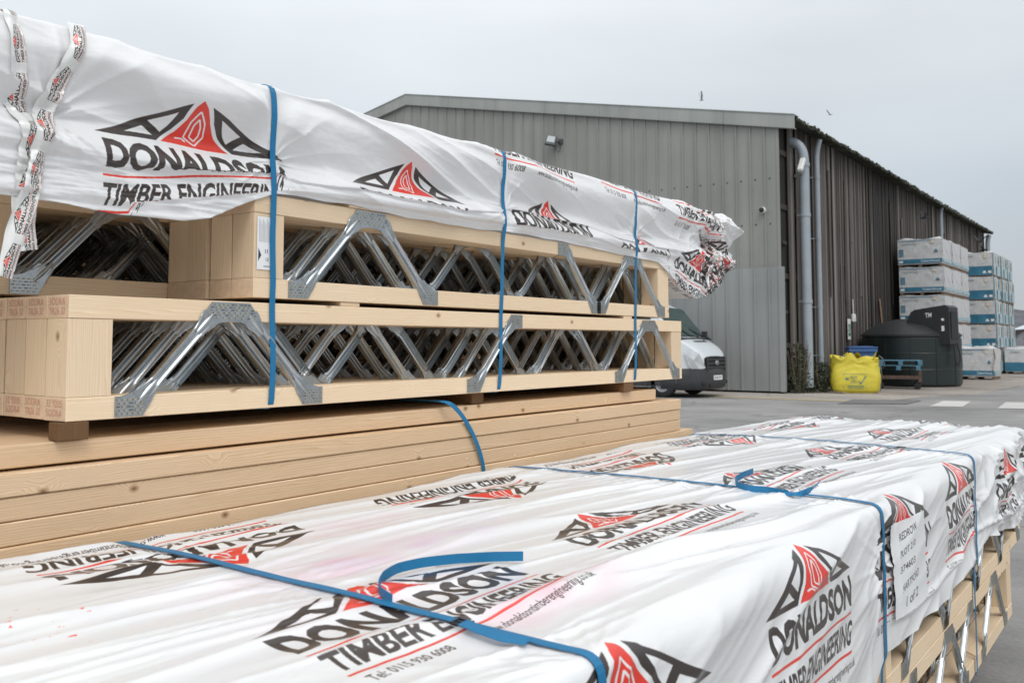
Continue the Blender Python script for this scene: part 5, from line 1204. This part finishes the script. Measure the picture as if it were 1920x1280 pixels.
# ------------------------------------------------------------------ wrapped packs of wood panels
def packfilm():
    m, n, l, b = mat('clear_stretch_film_over_card'); oi = N(n, 'ShaderNodeObjectInfo'); t = N(n, 'ShaderNodeTexCoord')
    z = N(n, 'ShaderNodeTexNoise', Scale=4.0, Detail=6.0, Distortion=1.5); l.new(t.outputs['Object'], z.inputs[0])
    r_ = ramp(n, [(0.35, (0.50, 0.50, 0.50)), (0.65, (0.58, 0.58, 0.58))]); l.new(z.outputs[0], r_.inputs[0]); l.new(r_.outputs[0], b.inputs['Base Color']); b.inputs['Roughness'].default_value = .35
    bp = N(n, 'ShaderNodeBump', Strength=.6, Distance=.03); l.new(z.outputs[0], bp.inputs['Height']); l.new(bp.outputs[0], b.inputs['Normal']); return m
M['pack'] = packfilm(); M['packblue'] = simple('printed_blue_band', (0.035, 0.16, 0.25), .4, var=.25, scale=3); M['packpale'] = simple('blue_tinted_film', (0.33, 0.46, 0.50), .35, var=.3, scale=5, bump=.4)
M['ochre'] = simple('paper_ticket', (0.62, 0.54, 0.42), .7); M['oldpallet'] = simple('pallet_wood', (0.17, 0.12, 0.08), .9, var=.35, scale=8)
def pack_protos(w, d, h, kind):
    """one pack: wrapped block, printed band and marks, bearers; returns parts"""
    rp = random.Random(kind * 7 + int(w * 10)); ph = .11
    b = MB(); nx, nz, nd = 14, 10, 8
    def wob(x, y, z, k): return .016 * math.sin(x * 7 + z * 5 + k) * math.sin(y * 6 + z * 9 + k * 2) + .008 * math.sin(z * 23 + x * 11 + y * 13)
    F = [[(x, -d / 2 - wob(x, 0, z_, 1) * .5, z_) for x in np.linspace(-w / 2, w / 2, nx)] for z_ in np.linspace(ph, h, nz)]; b.grid(F)
    S = [[(w / 2 + wob(0, y, z_, 2) + (.0 if 0 < j < nd * 2 else 0), y, z_) for j, y in enumerate(np.linspace(-d / 2, d / 2, nd * 2 + 1))] for z_ in np.linspace(ph, h, nz)]; b.grid(S)
    b.grid([[(-w / 2, y, z_) for y in (d / 2, -d / 2)] for z_ in (ph, h)]); b.grid([[(x, d / 2, z_) for x in (w / 2, -w / 2)] for z_ in (ph, h)])
    T = [[(x, y, h + (0.035 * (1 + math.sin(x * 5 + y * 3)) + rp.uniform(0, .03)) * (0 < i < nx - 1) * (0 < j < nd)) for i, x in enumerate(np.linspace(-w / 2, w / 2, nx))] for j, y in enumerate(np.linspace(-d / 2, d / 2, nd + 1))]; b.grid(T)
    body = b.mesh('wrapped_block', [M['pack']], True); body.set_sharp_from_angle(angle=R(50))
    b = MB(); yf = -d / 2 - .024; f = lambda x0, x1, z0, z1, mi: b.add([(x0, yf, z0), (x1, yf, z0), (x1, yf, z1), (x0, yf, z1)], [(0, 1, 2, 3)], mi)
    H_ = h - ph
    if kind == 0:
        f(-w / 2 + .02, w / 2 - .01, ph + .04, ph + .19, 0); f(-w / 2 + .02, w / 2 - .25, h - .06, h - .035, 0)
        f(-w / 2 + .05, -w / 2 + .20, ph + .30, ph + .56, 0); f(w / 2 - .28, w / 2 - .14, ph + .42, ph + .46, 0); b.add([(w / 2 - .27, yf, ph + .47), (w / 2 - .15, yf, ph + .47), (w / 2 - .21, yf, ph + .53)], [(0, 1, 2)], 0)
        yf -= .002; f(-w / 2 + .04, -w / 2 + .18, ph + .07, ph + .14, 1)
        for i in range(3): f(-w / 2 + .07, -w / 2 + .18, ph + .34 + i * .075, ph + .35 + i * .075, 1)
        text_into(b, 'CaberWood', (w / 2 - .72, yf, ph + .075), (1, 0, 0), (0, 0, 1), .62, .075, 1, .01); text_into(b, 'CaberWood', (-w / 2 + .10, yf, h - .20), (1, 0, 0), (0, 0, 1), .52, .065, 2, .01); f(w / 2 - .38, w / 2 - .26, h - .16, h - .05, 3)
    else:
        f(-w / 2 + .01, w / 2 - .01, ph + .02, ph + .40, 0); yf -= .002
        text_into(b, 'Caber', (-w / 2 + .22, yf, h - .17), (1, 0, 0), (0, 0, 1), .40, .075, 2, .01); f(w / 2 - .34, w / 2 - .20, h - .24, h - .07, 3)
        b.add([(w / 2 - .40, yf, ph + .09), (w / 2 - .24, yf, ph + .09), (w / 2 - .28, yf, ph + .20), (w / 2 - .36, yf, ph + .20)], [(0, 1, 2, 3)], 1); f(w / 2 - .18, w / 2 - .05, ph + .09, ph + .20, 1)
    pr = b.mesh('printed_marks', [M['packblue'], M['whiteplastic'], M['bluegrey'], M['ochre']])
    b = MB(); xf = w / 2 + .028; g = lambda y0, y1, z0, z1, mi: b.add([(xf, y0, z0), (xf, y1, z0), (xf, y1, z1), (xf, y0, z1)], [(0, 1, 2, 3)], mi)
    if kind == 0: g(-d / 2 + .05, d / 2 - .05, ph + .06, ph + .18, 0)
    else:
        g(-d / 2 + .04, -d / 2 + d * .35, ph + .02, h - .04, 0); g(d * .0, d / 2 - .05, ph + .03, ph + .45, 0); g(d * .28, d / 2 - .05, ph + .46, h - .06, 0); xf += .003; g(-d * .1, d * .08, h - .42, h - .10, 1)
    sd_ = b.mesh('side_marks', [M['packpale'], M['ochre']])
    b = MB()
    for x in (-w / 2 + .02, -.05, w / 2 - .12): b.box(x, x + .10, -d / 2 + .01, d / 2 - .01, .0, .09, .004)
    b.box(-w / 2 + .01, w / 2 - .01, -d / 2 + .02, d / 2 - .02, .091, .108, .002)
    return body, pr, sd_, b.mesh('pallet_bearers', [M['oldpallet']])
PK = [pack_protos(1.52, 1.62, 1.02, 0), pack_protos(1.35, 1.75, 1.10, 1)]
def panel_pack(kind, loc, rz, label, group):
    e = empty('panel_pack', loc, label, 'panel pack', group, rz)
    for nm, me in zip(('wrapped_block', 'printed_marks', 'side_marks', 'pallet_bearers'), PK[kind]): inst(nm, me, e)
    return e
LV = ('bottom', 'second', 'third', 'fourth', 'top'); DP = ('front', 'middle', 'rear')
rq = random.Random(8)
for i in range(5):
    for k in range(3):
        panel_pack(0, (-7.58 + rq.uniform(-.03, .03), 36.8 + k * 1.68, i * 1.028), R(rq.uniform(-1.2, 1.2)), '%s wrapped panel pack of the %s column in the tall stack behind the tank' % (LV[i], DP[k]), 'panel packs in the tall stack behind the tank')
for i in range(5):
    for k in range(3):
        panel_pack(1, (-7.12 + rq.uniform(-.03, .03), 45.4 + k * 1.95, i * 1.045 - .0), R(rq.uniform(-1.0, 1.0)), '%s blue-banded panel pack of the %s column in the farther stack' % (LV[i], DP[k]), 'blue-banded panel packs in the farther stack')
c = pt(1836, 706, Z=0)
gp_ = panel_pack(0, (-6.18, 38.65, 0.0), R(-1), 'torn white wrapped panel pack alone on the ground right of the tank', 'panel packs on the ground')
e = gp_; e.scale = (.8, .8, 1.13)
b = MB(); b.grid([[(.74 + .05 * math.sin(v * 7), -.84 + .25 * u, 1.0 - .9 * v + .05 * math.sin(u * 5)) for u in [i / 6 for i in range(7)]] for v in [i / 14 for i in range(15)]]); b.build('torn_card_edge', [M['oldboard']], e)
c = pt(1900, 697, Z=0)
panel_pack(1, (-5.68, 46.9, 0), R(1), 'blue-banded panel pack on the ground at the picture edge', 'panel packs on the ground')
panel_pack(1, (-4.9, 60.0, 0), R(1), 'single panel pack standing far down the yard', 'panel packs on the ground')
# far down the yard: pale sheeted heap and a lorry-like white body
c = pt(1912, 640, Z=0.9); b = MB()
b.grid([[(x, y, 2.4 * math.exp(-((x) / 2.2) ** 4) * (1 + .1 * math.sin(y)) + .1 * math.sin(x * 3 + y)) for x in np.linspace(-3.2, 3.2, 22)] for y in np.linspace(0, 8, 14)])
M['paletarp'] = simple('pale_blue_tarpaulin', (0.52, 0.56, 0.62), .5, var=.12, scale=.8, bump=.3)
tag(b.build('tarpaulin_heap', [M['paletarp']], smooth=True, loc=(-8.3, 72, 0)), 'pale tarpaulin-covered heap far away behind the stacked packs', 'covered heap')
b = MB()
for i in range(6): b.box(-1.8, 2.6, 0, 3, i * .3, i * .3 + .22, .01)
tag(b.build('timber_stack', [M['oldboard']], loc=(-6.2, 66, 0)), 'low brown timber stack far away at the picture edge', 'timber stack')

# ------------------------------------------------------------------ panel van parked along the gable
M['vanwhite'] = simple('white_van_paint', (0.62, 0.66, 0.69), .28, var=.03, coat=.5); M['vanblack'] = simple('black_van_plastic', (0.035, 0.037, 0.040), .5, var=.15); M['vanglass'] = simple('green_tinted_glass', (0.03, 0.06, 0.055), .08, var=.1, spec=.8)
M['lampglass'] = simple('headlamp', (0.55, 0.56, 0.57), .10, .3, var=.12, scale=9); M['rim'] = simple('painted_steel_rim', (0.32, 0.33, 0.34), .4, .5)
V = empty('van', (-9.56, 21.98, 0), 'white panel van with dark bumper parked in front of the grey gable', 'van')
# local: front at x=0, body runs to x=-5; half width along y
def top(l): return float(np.interp(l, [0, .04, .12, .25, .42, .58, .66, 1.25, 1.55, 2.1, 5.0], [1.0, 1.06, 1.16, 1.27, 1.37, 1.45, 1.49, 2.22, 2.36, 2.42, 2.40]))
def hw(l, z): 
    w = float(np.interp(l, [0, .05, .15, .35, .7, 1.2, 5.0], [.62, .74, .83, .90, .955, .975, .975]))
    return w * (1 - .12 * max(0, (z - 1.15)) ** 1.2)
b = MB(); rows = []
LL = [0, .04, .08, .12, .18, .25, .33, .42, .5, .58, .66, .85, 1.05, 1.25, 1.4, 1.55, 1.8, 2.1, 2.8, 3.6, 5.0]
for l in LL:
    t = top(l); row = []
    for s in (-1, 1):
        half = []
        zs = [.52, .7, .85, min(.98, t - .12), t - .10, t - .035]
        for z_ in zs: half.append((-l, s * hw(l, z_), max(z_, .52)))
        half.append((-l, s * (hw(l, t) - .05), t - .008)); half.append((-l, s * (hw(l, t) - .16), t + .012)); half.append((-l, s * hw(l, t) * .4, t + .03))
        row += half if s < 0 else half[::-1]
    rows.append(row)
b.grid(rows); b.build('body', [M['vanwhite']], V, smooth=True).data.set_sharp_from_angle(angle=R(38))
b = MB(); fr_ = rows[0]; b.add(fr_, [tuple(range(len(fr_)))]); b.build('nose', [M['vanblack']], V)
b = MB(); b.grid([[(r_[k][0] + .0, r_[k][1], r_[k][2]) for k in range(len(rows[0]))] for r_ in rows[-1:]] + [[(-5.02, p[1] * .98, p[2] * .99) for p in rows[-1]]]); b.add([(-5.02, p[1] * .98, p[2] * .99) for p in rows[-1]], [tuple(range(len(rows[-1])))[::-1]]); b.build('rear_door', [M['vanwhite']], V)
# windscreen and side glass
b = MB(); n_ = 8
b.grid([[(-(.66 + .60 * u) + .03, v * (.84 - .08 * u), top(.66 + .60 * u) + .05 - .02 * abs(v)) for v in np.linspace(-1, 1, 9)] for u in np.linspace(0, 1, n_)]); b.build('windscreen', [M['vanglass']], V, smooth=True)
for s in (-1, 1):
    b = MB(); q = [(-.98, 1.36), (-1.95, 1.36), (-1.95, 2.02), (-1.36, 2.02), (-1.10, 1.66)]; b.add([(x, s * (hw(1.6, z_) + .006), z_) for x, z_ in (q if s < 0 else q[::-1])], [tuple(range(5))]); b.build('side_window', [M['vanglass']], V)
b = MB(); b.box(-.72, -.52, -.82, .82, 1.42, 1.492, .01); b.build('scuttle_panel', [M['vanblack']], V)
b = MB(); b.tube([(-.56, .3, 1.50), (-.64, -.1, 1.56), (-.86, -.55, 1.84)], .014, 6); b.tube([(-.52, .85, 1.50), (-.60, .6, 1.54), (-.78, .2, 1.72)], .014, 6); b.box(-.62, -.50, .62, .74, 1.50, 1.66, .01); b.tube([(-.46, .86, 1.44), (-.55, .70, 1.52), (-.60, .66, 1.60)], .022, 6); b.build('wiper', [M['black']], V)
b = MB(); b.add([(-.50, -.30, 1.420), (-.38, -.30, 1.365), (-.38, .45, 1.365), (-.50, .45, 1.420)], [(0, 1, 2, 3)]); 
b.v = [(x, y, z_ + .018) for x, y, z_ in b.v]; b.build('bonnet_vent', [M['black']], V)
# bumper wraps the corner
b = MB(); bp_ = [(-1.02, .985), (-.75, .985), (-.45, .965), (-.25, .92), (-.08, .82), (.03, .62), (.07, .30), (.08, 0)]
path = [(x, -y) for x, y in bp_] + [(x, y) for x, y in bp_[::-1][1:]]
rows = [[(x * k + o, y * kk, z_) for x, y in path] for z_, k, kk, o in ((.20, .97, .93, -.05), (.26, 1, .985, 0), (.40, 1, 1, .012), (.55, 1, 1.0, .015), (.70, 1, .995, 0), (.725, 1, .97, -.03))]
b.grid([r_[::-1] for r_ in rows]); b.build('bumper', [M['vanblack']], V, smooth=True).data.set_sharp_from_angle(angle=R(45))
b = MB(); b.box(.02, .10, -.44, .44, .27, .345, .01); b.box(-.16, .04, -.74, -.52, .32, .42, .02); b.box(-.16, .04, .52, .74, .32, .42, .02); b.build('lower_grille', [M['black']], V)
b = MB(); b.box(-.10, .045, -.55, .55, .66, 1.0, .03, 1)
for z_ in (.72, .82, .92): b.box(.03, .075, -.50, .50, z_, z_ + .045, .012, 0)
b.box(.03, .07, -.56, -.50, .66, 1.0, .01); b.box(.03, .07, .50, .56, .66, 1.0, .01); b.box(.02, .072, -.56, .56, .985, 1.02, .01); b.build('grille', [M['vanblack'], M['black']], V)
b = MB(); b.lathe([(0, .0), (.075, .0), (.085, -.012), (.085, -.02)], (.088, 0, .862), 0, 24); b.v = [(x, y * 1.25, .862 + (z_ - .862) * .75) for x, y, z_ in b.v]; b.build('badge', [M['rim']], V, smooth=True)
for s in (-1, 1):
    b = MB(); P = [(-.40, .938, 1.12), (-.24, .885, 1.20), (-.07, .775, 1.10), (.025, .60, .74), (-.08, .78, .72), (-.22, .885, .72), (-.30, .92, .80)]
    P = [(x + .012, s * (y + .010), z_) for x, y, z_ in P]; c0 = (-.15, s * .90, .93); b.add(P + [c0], [((i, (i + 1) % 7, 7) if s < 0 else ((i + 1) % 7, i, 7)) for i in range(7)]); b.build('headlight', [M['lampglass']], V)
b = MB(); b.box(.088, .10, -.26, .26, .435, .55, .003); text_into(b, 'DV63 EVY', (.1012, -.235, .46), (0, 1, 0), (0, 0, 1), .47, .07, 1, .015); b.build('number_plate', [M['paper'], M['ink']], V)
for s in (-1, 1):
    for x in (-.98, -4.0):
        W_ = MB(); W_.lathe([(.20, -.11), (.31, -.11), (.335, -.08), (.34, 0), (.335, .08), (.31, .11), (.20, .11)], (x, s * .86, .34), 1, 40); w_ = W_.build('wheel', [M['black']], V, smooth=True)
        b = MB(); yy = .86 + .085; b.lathe([(.21, .115), (.215, .10), (.19, .05), (.15, .075), (.10, .06), (.07, .085), (0, .085)], (0, 0, 0), 1, 32); b.v = [(vx + x, s * (.86 + vy), vz + .34) for vx, vy, vz in b.v]; b.build('hubcap', [M['rim']], w_, smooth=True)
        b = MB(); b.lathe([(.36, .985), (.42, .99), (.43, .95)], (0, 0, 0), 1, 24, a0=0, a1=math.pi); b.v = [(vx + x, s * vy, vz + .34) for vx, vy, vz in b.v]; b.build('wheel_arch', [M['vanblack']], V, smooth=True)
b = MB()
for s in (-1, 1): b.box(-4.9, -1.0, s * .90, s * .97, .30, .53, .01)
b.box(-4.9, -.3, -.80, .80, .28, .50, .01); b.build('sill', [M['vanblack']], V)
b = MB()
for s in (-1, 1): b.box(-1.55, -1.38, s * 1.0, s * 1.22, 1.38, 1.72, .03)
b.build('mirror', [M['vanblack']], V)

# ------------------------------------------------------------------ packs standing behind the left pack
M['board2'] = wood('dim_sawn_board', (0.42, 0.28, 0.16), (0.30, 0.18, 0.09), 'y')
for k, (x, y, n_, lb) in enumerate(((-3.48, 2.1, 25, 'stack of sawn boards added behind the left pack to shade its webs'), (-4.75, 5.2, 26, 'farther stack of sawn boards glimpsed through the metal webs'))):  # nearer stack added to block light from behind the left pack
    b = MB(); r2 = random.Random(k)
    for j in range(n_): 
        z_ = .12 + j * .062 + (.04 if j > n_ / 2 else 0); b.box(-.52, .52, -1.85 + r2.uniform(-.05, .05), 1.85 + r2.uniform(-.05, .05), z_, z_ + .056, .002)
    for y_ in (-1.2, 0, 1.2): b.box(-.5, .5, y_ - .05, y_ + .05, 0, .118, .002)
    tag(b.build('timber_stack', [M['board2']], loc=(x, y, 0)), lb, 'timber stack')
panel_pack(1, (-8.6, 9.4, 0), R(4), 'white and blue panel pack seen through the far webs of the left pack', 'panel packs behind the left pack').scale = (1, 1, 1)
panel_pack(0, (-10.6, 10.4, 0), R(-3), 'white panel pack standing left of another behind the left pack', 'panel packs behind the left pack')

# ------------------------------------------------------------------ birds
M['gull'] = simple('gull_grey', (0.45, 0.46, 0.48), .7, var=.3, scale=20); M['crow'] = simple('dark_bird', (0.022, 0.024, 0.028), .7)
def bird(px, py, Y, span, rz, up, m, label):
    c = pt(px, py, Y=Y); s = span / 2; b = MB()
    b.lathe([(0, -.34 * s), (.05 * s, -.28 * s), (.13 * s, -.05 * s), (.12 * s, .15 * s), (.07 * s, .30 * s), (.075 * s, .36 * s), (.03 * s, .43 * s), (0, .50 * s)], (0, 0, 0), 0, 10)
    b.add([(-.30 * s, -.03 * s, 0), (-.52 * s, -.12 * s, 0), (-.52 * s, .12 * s, 0), (-.30 * s, .03 * s, 0)], [(0, 1, 2, 3)])
    for q in (-1, 1):
        pr_ = [(.14 * s, -.12 * s, 0.02 * s), (.20 * s, -.06 * s, up * .5 * s), (.02 * s, -.16 * s, up * s)]; ys = (.06, .48, 1.0)
        top_ = [(a, q * y * s, z_) for (a, b_, z_), y in zip(pr_, ys)]; bot_ = [(b_, q * y * s, z_ - .01 * s) for (a, b_, z_), y in zip(pr_, ys)]
        b.add(top_ + bot_ + [(x, y, z_ - .02 * s) for x, y, z_ in top_], [(0, 1, 4, 3), (1, 2, 5, 4), (6, 7, 4, 3), (7, 8, 5, 4)])
    o = b.build('bird', [m], loc=c); o.rotation_euler = (R(10), R(-8), rz); return tag(o, label, 'bird')
bird(1315, 188, 40, 0.6, R(35), 1.3, M['gull'], 'grey gull flying with raised wings above the warehouse roof')
bird(1557, 215, 60, .8, R(150), .5, M['gull'], 'faint gull gliding in the sky right of the gable end')
bird(1733, 408, 38, 0.95, R(20), .5, M['crow'], 'dark bird flying in front of the timber board wall')
bird(1836, 452, 52, 1.1, R(60), .7, M['crow'], 'dark bird flying by the far corner of the warehouse')
bird(1843, 469, 55, 1.0, R(10), .4, M['crow'], 'dark bird flying just above the farther panel packs')
